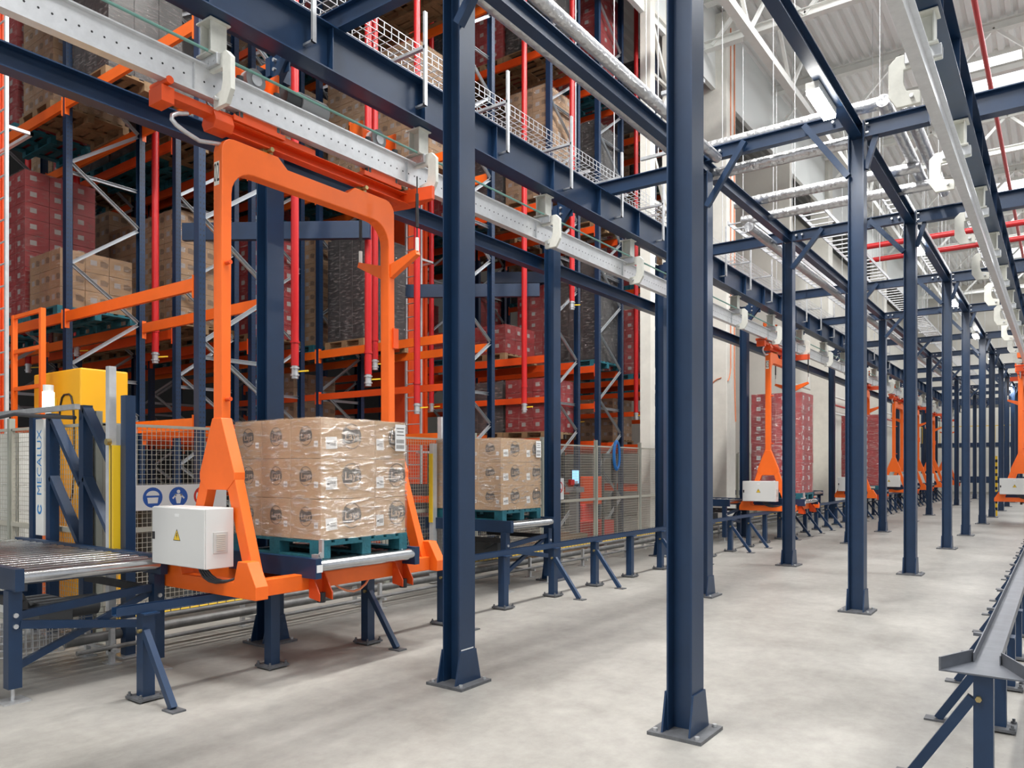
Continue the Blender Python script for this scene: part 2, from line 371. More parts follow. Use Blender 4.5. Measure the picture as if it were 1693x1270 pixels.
def rail(x, side, label, y0, y1, z0=4.6):
    t = thing('carrier_rail', label, 'rail', (x, 0, 0))
    MB().extr(I_(.085, .25, .012, .012), (0, y0, z0+.125), (0, y1, z0+.125)).build('profile', 'alu', t)
    mb = MB(); n = int((min(y1, 24)-y0)/.085)
    for i in range(n):
        y = y0+.04+i*.085; mb.tube((side*.006, y, z0+.12), (side*.0072, y, z0+.12), .0085, 6)
    mb.build('punched_holes', 'black', t)
    mb = MB(); y = 3.3
    while y < y1: 
        mb.box(side*.004, side*.03, y-.003, y+.003, z0+.02, z0+.23); y += 2.35
    mb.build('joint', 'galv', t)
    tag(MB().tube((x+side*.09, y0, z0+.33), (x+side*.09, y1, z0+.33), .012, 8).build('power_conductor', 'cablegreen'), f'thin pale green cable running above the {"left" if side>0 else "right"} carrier rail', 'cable')
rail(TRK, 1, 'pale metal monorail with punched web hanging on the left', -2, 56)
rail(RR, -1, 'pale metal monorail seen from below on the right', -2, 58)
n = 0
y = 1.11
while y < 54:
    bracket(-5.42, y, 1, f'white hook-shaped bracket holding the left rail, {nth(n)}', 'hook brackets of the left rail'); y += 2.35; n += 1
n = 0; y = 4.45
while y < 56:
    bracket(RR-.03, y, -1, f'white hook-shaped bracket holding the right rail, {nth(n)}', 'hook brackets of the right rail'); y += 2.3; n += 1

# wire cable tray and its hangers
def wire_tray(name, label, x0, x1, z0, z1, y0, y1, step=.1, mt='galv', r=.0032):
    mb = MB()
    nx = 4
    lines = [(x0+(x1-x0)*i/nx, z0) for i in range(nx+1)]+[(x0, z0+(z1-z0)/2), (x1, z0+(z1-z0)/2), (x0, z1), (x1, z1)]
    for x, z in lines: mb.bar((x, y0, z), (x, y1, z), 2*r, 2*r)
    y = y0
    while y < y1:
        mb.bar((x0, y, z0), (x1, y, z0), 2*r, 2*r); mb.bar((x0, y, z0), (x0, y, z1), 2*r, 2*r); mb.bar((x1, y, z0), (x1, y, z1), 2*r, 2*r); y += step
    return tag(mb.build(name, mt), label, 'cable tray')
wire_tray('wire_cable_tray', 'open wire cable tray running above the left track beam', -5.75, -5.4, 5.95, 6.08, 2, 34)
for i in range(22):
    y = 1.45+1.4*i
    t = thing('tray_hanger', f'thin galvanised tray hanger clamped to the left track beam, {nth(i)}', 'bracket', (-5.19, y, 0), 'tray hangers on the left track beam')
    MB().box(0, .025, -.02, .02, 5.33, 6.27).build('upright', 'galv', t)
    MB().box(-.6, .02, -.02, .02, 5.90, 5.93).box(-.16, .02, -.02, .02, 5.33, 5.35).build('foot', 'galv', t)

# silver insulated pipes
def pipe(label, pts, r, mt='foil', name='insulated_pipe', cat='pipe', n=14, joints=0):
    mb = MB().path(pts, r, n)
    return tag(mb.build(name, mt), label, cat)
def bend(p, c, q, k=6):
    p, c, q = Vector(p), Vector(c), Vector(q); return [(p*(1-t)**2+c*2*t*(1-t)+q*t*t) for t in [i/k for i in range(k+1)]]
pipe('silver wrapped pipe left of the overhead lengthwise beam', [(-4.08, -2, 5.79), (-4.08, 9.5, 5.79)], .075)
pipe('silver wrapped pipe right of the overhead lengthwise beam', [(-3.62, -2, 5.70), (-3.62, 9.5, 5.70)], .065)
pipe('silver pipe crossing just above the second cross beam', [(-4.3, 9.85, 6.02), (-1.7, 9.85, 6.02)], .075)
pipe('silver pipe crossing just below the second cross beam', [(-4.3, 9.9, 5.66), (-2.1, 9.9, 5.66)], .075)
pipe('upper of two silver pipes crossing behind the second frame', [(-4.2, 11.8, 5.86), (-1.6, 11.8, 5.86)], .075)
pipe('lower of two silver pipes crossing behind the second frame', [(-4.3, 12.4, 5.78), (-1.5, 12.4, 5.78)], .075)
pipe('silver pipe running along the hall beyond the second frame', [(-4.12, 12.2, 5.60), (-4.12, 50, 5.60)], .08)
for i, x in enumerate([-1.70, -1.50]):
    pipe(f'foil wrapped duct above the short arms, {"left" if i == 0 else "right"} one', [(x, 9.7+i*.2, 5.98), (x, 13+i*.5, 5.98)], .075)
def ladder_tray(label, x0, x1, z, y0, y1):
    mb = MB(); mb.box(x0-.012, x0, y0, y1, z, z+.07).box(x1, x1+.012, y0, y1, z, z+.07); y = y0
    while y < y1: mb.box(x0, x1, y, y+.03, z, z+.02); y += .3
    return tag(mb.build('ladder_cable_tray', 'galv'), label, 'cable tray')
ladder_tray('galvanised ladder cable tray left of the middle column row', -4.75, -4.35, 5.95, 13, 50)
ladder_tray('galvanised ladder cable tray right of the middle column row', -3.6, -3.2, 5.95, 13, 50)
ladder_tray('high galvanised cable ladder hung between the column rows', -2.9, -2.5, 7.0, 16, 50)
ladder_tray('high galvanised cable ladder near the lamps row', -2.0, -1.6, 8.0, 22, 56)
# thin hanger rods from the roof
for i in range(34):
    y = 8+1.25*i+random.uniform(-.3, .3); x = random.choice([-4.3, -3.4, -4.7, -2.7, -6.2]); zb = {-4.3: 5.8, -3.4: 5.9, -4.7: 5.95, -2.7: 7.0, -6.2: 6.3}[x]
    t = thing('hanger_rod', f'thin hanger rod dropping from the roof, {nth(i)}', 'rod', (x, y, zb), 'thin hanger rods from the roof')
    MB().tube((0, 0, 0), (0, 0, 14.5-zb), .008, 5).build('rod', 'galv', t)
    MB().box(-.25, .25, -.02, .02, -.02, .02).build('foot_bar', 'galv', t)
# sprinkler mains under the roof
for i, (x, z, y0, y1) in enumerate([(-2.6, 10.5, 10, 56), (-1.2, 9.5, 8, 56)]):
    tag(MB().tube((x, y0, z), (x, y1, z), .045, 8).build('sprinkler_pipe', 'red'), ['thin red pipe under the roof left of the right track', 'thin red pipe under the roof over the right track'][i], 'pipe')
for i, (y, z) in enumerate([(22, 7.6), (24.3, 7.8), (36, 9.5)]):
    tag(MB().tube((-4.6, y, z), (6, y, z), .075, 8).build('sprinkler_main', 'red'), f'thick red pipe crossing the hall high up, {nth(i)}', 'pipe')
# lamps
for i, y in enumerate([2.3, 8.3, 14.8, 20.1, 25.6, 31.5, 37.5, 43.5]):
    t = thing('batten_lamp', f'bright white batten lamp under the aisle-side lengthwise beam, {nth(i)}', 'lamp', (-2.04, y, 5.5), 'lamps under the aisle-side beam')
    MB().box(-.065, .065, -.36, .36, 0, .075).build('housing', 'white', t)
    MB().box(-.06, .06, -.35, .35, -.04, 0).build('diffuser', 'lamp', t)
    area('lamp_light', (-2.04, y, 5.45), .12, .7, 16)
for i, (x, y) in enumerate(HIGH):
    t = thing('added_high_lamp', f'added high lamp out of view under the roof deck, {nth(i)}', 'lamp', (x, y, 13.25))
    MB().box(-.35, .35, -1.2, 1.2, .02, .12).build('housing', 'white', t); MB().box(-.33, .33, -1.18, 1.18, 0, .02).build('diffuser', 'lamp', t)
    MB().tube((0, 0, .12), (0, 0, 1.25), .01, 5).build('suspension_cable', 'galv', t)


# ------------------------------------------------------------ floor guide rails
def guide_post(label, x, y, grp, brace, sx, blen=.42, h=.63):
    t = thing('guide_post', label, 'post', (x, y, 0), grp)
    MB().box(-.045, .045, -.045, .045, .03, h).build('shaft', 'blue', t)
    mb = MB().box(-.10, .10, -.10, .10, .012, .03)
    for a in (-.08, .08):
        for b_ in (-.08, .08): mb.tube((a, b_, 0), (a, b_, .06), .009, 6).tube((a, b_, .03), (a, b_, .042), .017, 6)
    mb.build('base_plate', 'platemetal', t)
    MB().box(-.09, .09, -.06, .06, h, h+.012).build('head_plate', 'blue', t)
    if brace:
        b_ = MB().bar((sx*.05, -.03, h-.12), (sx*blen, -.03, .015), .05, .045, (0, 1, 0)).build('brace', 'blue', t)
        MB().box(min(sx*(blen-.06), sx*(blen+.08)), max(sx*(blen-.06), sx*(blen+.08)), -.08, .02, 0, .012).build('brace_foot', 'platemetal', b_)
        mb = MB()
        for yy in (-.07, .02): mb.tube((sx*.02, -.0451 if yy < 0 else .045, h-.12), (sx*.02, yy-.0, h-.12), .016, 6)
        mb.build('bolt', 'brass', t)
    return t
for i in range(40):
    y = 2.93+1.1*i
    guide_post(f'blue guide rail post along the left track, {nth(i)}', TRK, y, 'posts of the left guide rail', i not in (1, 4, 7, 10, 13), 1)
tag(MB().extr(U_(.075, .06), (TRK, 2.7, .672), (TRK, 52, .672)).build('guide_rail', 'blue'), 'long blue floor guide rail under the left carriers', 'rail')
for i in range(18):
    y = 4.73+1.12*i
    guide_post(f'blue guide rail post under the right trough, {nth(i)}', -.34, y, 'posts of the right guide trough', True, -1, .34, .60)
t = thing('guide_trough', 'grey steel guide trough with a flared mouth at the right edge', 'guide rail', (-.34, 4.64, .61))
MB().extr(U_(.13, .06, .006), (0, .28, .03), (0, 19.6, .03)).build('channel', 'trough', t)
mb = MB()
z = .0
mb.add([(-.19, 0, z), (.19, 0, z), (.065, .3, z), (-.065, .3, z), (-.19, 0, z+.008), (.19, 0, z+.008), (.065, .3, z+.008), (-.065, .3, z+.008)], [(0, 1, 2, 3), (4, 7, 6, 5), (0, 4, 5, 1), (1, 5, 6, 2), (2, 6, 7, 3), (3, 7, 4, 0)])
for s_ in (-1, 1):
    P = [(s_*.19, 0), (s_*.065, .3)]; Q = [(s_*.20, .0), (s_*.074, .3)]
    mb.add([(P[0][0], 0, z), (P[1][0], .3, z), (P[1][0], .3, z+.075), (P[0][0], 0, z+.075), (Q[0][0], 0, z), (Q[1][0], .3, z), (Q[1][0], .3, z+.075), (Q[0][0], 0, z+.075)],
           [(0, 1, 2, 3), (4, 7, 6, 5), (0, 4, 5, 1), (1, 5, 6, 2), (2, 6, 7, 3), (3, 7, 4, 0)])
mb.build('flared_mouth', 'trough', t)
mb = MB()
for i in range(17): mb.box(-.14, -.05, .1+i*1.1, .14+i*1.1, -.02, .0)
mb.build('side_lug', 'trough', t)

# ------------------------------------------------------------ cartons, loads, pallets
LAYS = text("Lays", .098, .12)
def logo_mb(side, c, s_=1.):
    mb = MB(); ring = []
    n = 28; mtx = facing(side, c)
    for rr_ in (.102*s_, .095*s_): ring += [(rr_*math.cos(2*PI*i/n), rr_*math.sin(2*PI*i/n), 0) for i in range(n)]
    mb.mesh((ring, [(i, (i+1) % n, n+(i+1) % n, n+i) for i in range(n)]), mtx, 0)
    band = [(-.094, -.052), (-.03, -.062), (.03, -.048), (.098, -.028), (.092, .045), (.05, .062), (-.01, .05), (-.06, .072), (-.088, .04)]
    mb.mesh(([(x*s_, y*s_, .0004) for x, y in band], [tuple(range(9))]), mtx, 0)
    mb.mesh(([(x*s_*.92, y*s_*.92, .001) for x, y, _ in LAYS[0]], LAYS[1]), mtx @ Matrix.Rotation(.06, 4, 'Z'), 1)
    return mb
def paper_mb(side, c, w=.09, h=.085, bars=True, roll=0):
    mb = MB(); mtx = facing(side, c, roll)
    mb.mesh(([(-w/2, -h/2, 0), (w/2, -h/2, 0), (w/2, h/2, 0), (-w/2, h/2, 0)], [(0, 1, 2, 3)]), mtx, 0)
    if bars:
        x = -w*.1
        while x < w*.4: mb.mesh(([(x, -h*.25, .0006), (x+w*.035, -h*.25, .0006), (x+w*.035, h*.15, .0006), (x, h*.15, .0006)], [(0, 1, 2, 3)]), mtx, 1); x += w*.075
        mb.mesh(([(-w*.4, -h*.1, .0006), (-w*.15, -h*.1, .0006), (-w*.15, h*.05, .0006), (-w*.4, h*.05, .0006)], [(0, 1, 2, 3)]), mtx, 1)
    return mb
def film_mesh(sx, sy, sz, nx=14, nz=18, amp=.006, seed=0, bulge=0):
    rnd = random.Random(seed); mb = MB(); per = []
    hx, hy = sx/2, sy/2
    for i in range(nx): per.append((-hx+sx*i/nx, -hy))
    for i in range(nx): per.append((hx, -hy+sy*i/nx))
    for i in range(nx): per.append((hx-sx*i/nx, hy))
    for i in range(nx): per.append((-hx, hy-sy*i/nx))
    n = len(per); vs_ = []
    for k in range(nz+1):
        z = sz*k/nz
        for j, (x, y) in enumerate(per):
            d = amp*(.4+rnd.random()); corner = (j % nx == 0)
            if corner: d *= .3
            vs_.append((x+(d if abs(x) >= hx-1e-6 else 0)*math.copysign(1, x), y+(d if abs(y) >= hy-1e-6 else 0)*math.copysign(1, y), z))
    mb.add(vs_, [(k*n+i, k*n+(i+1) % n, (k+1)*n+(i+1) % n, (k+1)*n+i) for k in range(nz) for i in range(n)], 0, True)
    mb.add([(-hx, -hy, sz+.004), (hx, -hy, sz+.004), (hx, hy, sz+.004), (-hx, hy, sz+.004)], [(0, 1, 2, 3)])
    return mb
def chips_load(label, x, y, z, rows=3, group=None, seed=1):
    """1.2 x 1.0 m load of brown cartons, footprint centre x,y, base z"""
    t = thing('wrapped_carton_load', label, 'pallet load', (x, y, z), group)
    H = .335
    for k in range(rows):
        for ix in range(3):
            for iy, (ya, yb) in enumerate(((-.49, .11), (.11, .49))):
                xa = -.59+ix*.3933
                c = MB().box(xa+.002, xa+.391, ya+.002, yb-.002, k*H+.002, (k+1)*H-.001).build('carton', 'card', t, bevel=.004)
                if iy == 0:
                    logo_mb('-y', (xa+.2, ya+.0005, k*H+.19), .8).build('printed_logo', ['ink', 'letter'], c)
                    paper_mb('-y', (xa+.33, ya+.0005, k*H+.12), .05, .05).build('carton_label', ['paper', 'ink'], c)
                if ix == 2:
                    yc = ya+.30 if iy == 0 else ya+.24
                    logo_mb('+x', (xa+.3925, yc+.03, k*H+.19), 1.06).build('printed_logo', ['ink', 'letter'], c)
                    paper_mb('+x', (xa+.3925, ya+(.11 if iy == 0 else .06), k*H+.13), .12 if iy == 0 else .09, .10, True, .05).build('carton_label', ['paper', 'ink'], c)
    mb = MB(); mt = facing('+x', (.612, .40, rows*H-.14), 0)
    mb.mesh(([(-.065, -.12, 0), (.065, -.12, 0), (.065, .12, 0), (-.065, .12, 0)], [(0, 1, 2, 3)]), mt, 0)
    for yy, w_ in ((.08, .05), (.05, .04), (.02, .05)): mb.mesh(([(-w_, yy, .0006), (w_, yy, .0006), (w_, yy+.008, .0006), (-w_, yy+.008, .0006)], [(0, 1, 2, 3)]), mt, 1)
    for i in range(12):
        for y0_ in (-.05, -.10): mb.mesh(([(-.05+i*.0085, y0_, .0006), (-.0455+i*.0085, y0_, .0006), (-.0455+i*.0085, y0_+.035, .0006), (-.05+i*.0085, y0_+.035, .0006)], [(0, 1, 2, 3)]), mt, 1)
    mb.build('shipping_label', ['paper', 'ink'], t)
    f = film_mesh(1.196, .992, rows*H+.004, seed=seed).build('stretch_film', 'film', t)
    return t
def red_load(label, x, y, z, rows=10, H=.235, sx=1.18, sy=.98, seed=2, group=None, nx=2, ny=2):
    t = thing('wrapped_red_load', label, 'pallet load', (x, y, z), group)
    rnd = random.Random(seed)
    for k in range(rows):
        for ix in range(nx):
            for iy in range(ny):
                xa = -sx/2+ix*sx/nx; ya = -sy/2+iy*sy/ny; j = rnd.uniform(-.006, .006)
                c = MB().box(xa+.003+j, xa+sx/nx-.003+j, ya+.003, ya+sy/ny-.003, k*H+.003, (k+1)*H-.002).build('red_carton', 'redcard', t)
                if iy == 0: paper_mb('-y', (xa+sx/nx*.3, ya+.0025, k*H+H*.5), .10, .09).build('carton_label', ['paper', 'ink'], c)
                if ix == nx-1: paper_mb('+x', (xa+sx/nx-.002+j, ya+sy/ny*.3, k*H+H*.5), .10, .09).build('carton_label', ['paper', 'ink'], c)
    film_mesh(sx+.012, sy+.012, rows*H+.004, nz=30, amp=.009, seed=seed).build('stretch_film', 'redfilm', t)
    return t
def make_pallet(label, x, y, z, mt='tealwood', lx=1.2, ly=1.0, group=None):
    t = thing('pallet', label, 'pallet', (x, y, z), group)
    mb = MB()
    for yy in (-ly/2+.05, 0, ly/2-.05): mb.box(-lx/2, lx/2, yy-.05, yy+.05, 0, .022)
    mb.build('bottom_board', mt, t)
    mb = MB()
    for ix in (-1, 0, 1):
        for iy in (-1, 0, 1): mb.box(ix*(lx/2-.07)-.07, ix*(lx/2-.07)+.07, iy*(ly/2-.05)-.05, iy*(ly/2-.05)+.05, .022, .10)
    mb.build('block', mt, t)
    mb = MB()
    for ix in (-1, 0, 1): mb.box(ix*(lx/2-.07)-.07, ix*(lx/2-.07)+.07, -ly/2, ly/2, .10, .122)
    n = 7
    for i in range(n):
        a = -ly/2+i*(ly-.11)/(n-1); mb.box(-lx/2, lx/2, a, a+.11, .122, .144)
    mb.build('deck_board', mt, t)
    return t

# ------------------------------------------------------------ roller conveyor
def roller_unit(t, x0, x1, y0, y1, ztop, nrol, rr_=.04, big_end=True):
    """rollers lie along y; frame from x0 to x1"""
    MB().box(x0, x1, y0-.06, y0, ztop-.145, ztop+.015).build('side_beam', 'blue', t)
    MB().box(x0, x1, y1, y1+.06, ztop-.145, ztop+.015).build('side_beam', 'blue', t)
    for i in range(nrol):
        x = x1-.05-i*(x1-x0-.1)/(nrol-1)
        q = rr_*(1.25 if i == 0 else 1)
        o = MB().tube((x, y0, ztop-q), (x, y1, ztop-q), q, 18).build('roller', 'steel', t)
def floor_conveyor(label, x0, x1, y0, y1, nrol, grp=None):
    t = thing('roller_conveyor', label, 'conveyor', (0, 0, 0), grp)
    zt = .955
    roller_unit(t, x0, x1, y0, y1, zt, nrol, .042)
    for x in (x1-.12, x0+.3):
        for y in (y0-.03, y1+.03):
            l = MB().box(x-.045, x+.045, y-.045, y+.045, .10, zt-.145).build('leg', 'blue', t)
            MB().tube((x, y, .01), (x, y, .10), .014, 8).box(x-.09, x+.09, y-.09, y+.09, 0, .012).build('levelling_foot', 'galv', l)
        MB().bar((x, y0, .62), (x, y1, .70), .045, .06).build('cross_bar', 'blue', t)
        MB().bar((x+.03, y0, .56), (x+.03, y1, .40), .045, .06).build('cross_bar', 'blue', t)
        MB().bar((x-.03, y0, .24), (x-.03, y1, .66), .04, .05).build('cross_bar', 'blue', t)
        mb = MB()
        for yy in (y0-.03, y1+.03):
            for zz in (.63, .55): mb.tube((x+.04, yy, zz), (x+.06, yy, zz), .018, 8)
        mb.build('bolt', 'galv', t)
    MB().bar((x1-.35, y0+.1, .72), (x1-.8, y0+.35, .5), .05, .05).box(x1-1.0, x1-.5, y0+.3, y0+.55, .42, .62).tube((x1-.75, y0+.55, .52), (x1-.75, y0+.85, .52), .09, 14).build('drive_motor', 'darkgrey', t)
    MB().box(x1-1.2, x1-.1, y0+.02, y0+.06, .66, .72).box(x1-1.2, x1-.1, y1-.06, y1-.02, .66, .72).build('chain_guard', 'black', t)
    return t
floor_conveyor('nearest roller conveyor at the left edge with empty bright rollers', -8.9, -6.05, 2.36, 3.38, 19)
floor_conveyor('roller conveyor behind the first carrier holding wrapped brown cartons', -8.6, -6.05, 8.37, 9.37, 18)
floor_conveyor('empty roller conveyor beside the second carrier with red load', -7.55, -6.15, 16.95, 17.85, 9)
floor_conveyor('far roller conveyor between the second and third carriers', -8.6, -6.15, 24.2, 25.2, 12)
make_pallet('blue pallet on the roller conveyor under wrapped brown cartons', -6.86, 8.87, .957, 'tealwood', 1.2, .95)
chips_load('stretch-wrapped brown cartons on the roller conveyor behind the carrier', -6.86, 8.87, 1.103, 3, seed=5)

# ------------------------------------------------------------ carriers (hanging electric monorail)
def carrier(label, x, y0, number='02', rz=0):
    t = thing('monorail_carrier', label, 'carrier', (x, y0, 0), 'orange hanging carriers', rz)
    L = 1.87; w = .06
    # gantry: one shape with rounded inner corners
    def arc(cy, cz, r, a0, a1, n=6): return [(cy+r*math.cos(math.radians(a0+(a1-a0)*i/n)), cz+r*math.sin(math.radians(a0+(a1-a0)*i/n))) for i in range(n+1)]
    P = [(-.04, 2.0), (-.04, 4.25)]+arc(.07, 4.26, .11, 180, 90, 4)+[(.50, 4.37), (.60, 4.29), (1.28, 4.29), (1.38, 4.37)]+arc(L-.09, 4.25, .12, 90, 0, 4)+[(L+.04, 2.0), (L-.04, 2.0)]
    P += arc(L-.26, 3.92, .21, 0, 90)+arc(.26, 3.92, .21, 90, 180)+[(.04, 2.0)]
    MB().poly(P, 'x', -w, w).build('gantry_frame', 'orange', t, bevel=.008)
    # end legs: gusset + two splayed legs
    for yy, nm in ((0, -1), (L, 1)):
        mb = MB().poly([(-.062, 2.10), (.062, 2.10), (.24, 1.66), (.24, 1.60), (.14, 1.52), (-.14, 1.52), (-.24, 1.60), (-.24, 1.66)], 'y', yy-.05, yy+.05)
        mb.build('leg_gusset', 'orange', t, bevel=.006)
        for s_ in (-1, 1):
            MB().bar((s_*.17, yy, 1.62), (s_*.45, yy, .80), .12, .085, (0, 1, 0)).build('splayed_leg', 'orange', t, bevel=.005)
    # base frame
    for s_ in (-1, 1):
        MB().box(s_*.50-.05, s_*.50+.05, -.02, L+.02, .705, .835).build('base_side_beam', 'orange', t, bevel=.006)
    for yy in (-.08, L+.08):
        mb = MB().poly([(-.64, .70), (.64, .70), (.64, .80), (.53, .98), (.41, .98), (.36, .82), (-.36, .82), (-.41, .98), (-.53, .98), (-.64, .80)], 'y', yy-.055, yy+.055)
        mb.build('base_end_beam', 'orange', t, bevel=.005)
    for yy in (.5, 1.45):
        b_ = MB().poly([(.551, .84), (.58, .84), (.68, .68), (.68, .62), (.551, .64)], 'y', yy-.07, yy-.06).poly([(.551, .84), (.58, .84), (.68, .68), (.68, .62), (.551, .64)], 'y', yy+.06, yy+.07).box(.551, .558, yy-.06, yy+.06, .64, .84).build('wheel_bracket', 'rackorange', t)
        MB().tube((.62, yy, .60), (.62, yy, .68), .035, 12).build('guide_wheel', 'black', b_)
        MB().tube((0, yy-.0, .60), (0, yy, .72), .03, 10).build('guide_roller', 'black', t)
    # roller bed
    roller_unit(t, -.66, .72, .42, 1.50, .955, 13, .04)
    MB().box(-.5, .5, .55, 1.4, .70, .72).build('bed_floor', 'orange', t)
    MB().box(.66, .70, .44, .46, .97, 1.12).box(.62, .70, .40, .44, .96, 1.0).tube((.7, .42, 1.0), (.72, .42, 1.0), .02, 8).build('photo_sensor', 'galv', t)
    MB().box(.7205, .7215, .30+.07, .43, .86, .92).build('bed_label', 'paper', t)
    # control cabinet
    c = MB().box(-.50, .25, -.30, -.06, .92, 1.385).build('control_cabinet', 'box', t, bevel=.006)
    MB().box(-.497, .247, -.312, -.301, .925, 1.38).build('cabinet_door', 'box', c, bevel=.004)
    MB().box(-.485, -.455, -.318, -.311, 1.12, 1.18).build('lock', 'black', c)
    mb = MB(); mt = facing('-y', (-.13, -.3127, 1.165)); a = .052
    mb.mesh(([(-a, -a*.8, 0), (a, -a*.8, 0), (0, a, 0)], [(0, 1, 2)]), mt, 1)
    mb.mesh(([(-a*.84, -a*.7, .0006), (a*.84, -a*.7, .0006), (0, a*.78, .0006)], [(0, 1, 2)]), mt, 0)
    mb.mesh(([(-.003, .022, .001), (.008, .022, .001), (.002, .002, .001), (.010, .002, .001), (-.004, -.03, .001), (-.002, -.006, .001), (-.010, -.006, .001)], [(0, 6, 5, 4, 3, 2, 1)]), mt, 1)
    mb.build('warning_sign', ['yellow', 'black'], c)
    MB().box(-.16, -.10, -.3135, -.312, 1.31, 1.335).build('name_tag', 'paper', c)
    mb = MB().box(.25, .256, -.24, -.115, 1.04, 1.20)
    for i in range(9): mb.box(.256, .260, -.215, -.14, 1.06+i*.0145, 1.067+i*.0145, 1)
    mb.build('vent_grille', ['vent', 'cream'], c)
    mb = MB()
    for i in range(4): mb.path(bend((-.1+.03*i, -.15, .93), (0+.05*i, -.17, .72+.015*i), (.35, -.12, .84)), .011, 6)
    mb.build('cable_bundle', 'cable', t)
    MB().path(bend((.45, .75, .72), (.55, .95, .52), (.5, 1.15, .72)), .01, 6).build('hose', 'cableorange', t)
    # number plate
    if number:
        np_ = MB().box(-.045, .025, -.0425, -.0405, 3.98, 4.17).build('number_plate', 'plate', t)
        T_ = text(number, .19); mb = MB()
        T2 = ([(v[0]*.42, v[1]*1.15, 0) for v in T_[0]], T_[1]); mb.mesh(T2, facing('-y', (-.01, -.0432, 4.075)))
        mb.build('number', 'black', np_)
    for zz in (2.25, 3.35): MB().tube((.06, 0, zz), (.12, 0, zz), .018, 8).build('side_pin', 'rackorange', t)
    # rear wings and traction cables
    for s_ in (-1, 1):
        MB().poly([(s_*.06, 3.60), (s_*.06, 3.74), (s_*.40, 3.83), (s_*.42, 3.78)], 'y', L-.03, L+.03).build('side_wing', 'orange', t, bevel=.004)
        mb = MB().tube((s_*.40, L, 3.82), (s_*.40, L, 3.95), .018, 8, 1).tube((s_*.40, L, 4.05), (s_*.40, L, 4.38), .016, 8).tube((s_*.40, L, 3.95), (s_*.40, L, 4.55), .007, 6)
        mb.build('limit_cable', ['black', 'white'], t)
    MB().box(.03, .08, L+.0, L+.07, 2.9, 3.1).build('connector_box', 'rackorange', t)
    # traverse beam and trolleys
    MB().extr(C_(.10, .10), (.02, .05, 4.46), (.02, L+.25, 4.46)).box(-.06, .06, -.50, .9, 4.50, 4.56).build('traverse_beam', 'rackorange', t)
    MB().poly([(-.07, 4.40), (.07, 4.40), (.10, 4.46), (.07, 4.54), (-.07, 4.54), (-.10, 4.46)], 'y', -.12, .05).build('front_block', 'rackorange', t, bevel=.006)
    MB().poly([(-.03, L+.2), (.03, L+.2), (.36, L+.26), (.36, L+.30), (.05, L+.36), (-.05, L+.36), (-.36, L+.30), (-.36, L+.26)], 'z', 4.42, 4.55).build('rear_outrigger', 'rackorange', t)
    for yy in (.42, 1.5):
        MB().box(-.03, .03, yy-.05, yy+.05, 4.33, 4.42).tube((-.08, yy, 4.40), (.09, yy, 4.40), .02, 10).build('suspension_pin', 'brass', t)
    for j, yy in enumerate((.30, L-.15)):
        b_ = MB().box(-.16, -.06, yy-.28, yy+.30, 4.86, 4.93).box(-.14, -.12, yy-.25, yy+.22, 4.93, 5.08).box(-.14, .05, yy+.2, yy+.22, 4.86, 5.08).box(-.14, .05, yy-.25, yy-.23, 4.90, 5.05).box(-.14, -.11, yy-.1, yy+.1, 4.5, 4.9).build('trolley', 'orange', t, bevel=.004)
        MB().tube((-.06, yy, 4.955), (.03, yy, 4.955), .095, 20).build('running_wheel', 'grey', b_)
        MB().tube((.03, yy, 4.955), (.045, yy, 4.955), .05, 14).build('hub', 'galv', b_)
        mb = MB()
        for d in (-.18, .18):
            for zz in (4.88, 4.58): mb.tube((.065, yy+d, zz-.02), (.065, yy+d, zz+.02), .03, 10)
        mb.build('guide_roller', 'darkgrey', b_)
        MB().box(-.05, .09, yy-.25, yy+.25, 4.52, 4.56).box(.05, .09, yy-.20, yy+.20, 4.56, 4.60).build('lower_cradle', 'rackorange', b_)
    m_ = MB().tube((-.05, .62, 4.97), (-.05, .78, 4.97), .085, 16).build('gear_motor', 'darkgrey', t)
    MB().tube((-.05, .78, 4.97), (-.05, 1.08, 4.97), .10, 18).build('motor_casing', 'grey', m_)
    MB().path(bend((.0, -.3, 4.46), (.02, -.62, 4.35), (.0, -.2, 4.28))+[(.0, 0.0, 4.32)], .018, 8).build('bumper_hoop', 'galv', t)
    MB().box(-.09, .09, -.56, -.46, 4.44, 4.56).tube((-.12, -.51, 4.6), (.12, -.51, 4.6), .03, 10).build('front_trolley', 'rackorange', t)
    return t
c1 = carrier('nearest orange hanging carrier, plate 02, holding wrapped brown cartons', -5.52, 3.6, '02')
make_pallet('blue pallet riding on the nearest orange carrier', -5.47, 4.57, .957)
chips_load('stretch-wrapped brown cartons riding on the nearest orange carrier', -5.47, 4.57, 1.103, 3, seed=1)
carrier('second orange hanging carrier, plate 03, holding tall red load', -5.52, 17.7, '03')
make_pallet('blue pallet under the tall red load on second carrier', -5.5, 18.7, .957)
rl = red_load('tall red wrapped load on the second orange carrier', -5.5, 18.7, 1.103)
src = carrier('third orange hanging carrier, with red load behind a column', -5.52, 26.9, None)
make_pallet('blue pallet under the red load on third carrier', -5.5, 27.9, .957)
copy_tree(rl, 'red wrapped load on the third orange carrier', (-5.5, 27.9, 1.103))
for i, (lab, y) in enumerate((('fourth orange hanging carrier in the left track, no load', 33.8), ('fifth orange hanging carrier in the left track, no load', 38.2), ('sixth orange hanging carrier in the left track, far away', 43.6), ('farthest orange hanging carrier in the left track', 49.5))):
    copy_tree(src, lab, (-5.52, y, 0))
copy_tree(src, 'orange hanging carrier on the right track near the picture edge', (-1.0, 26.5, 0))

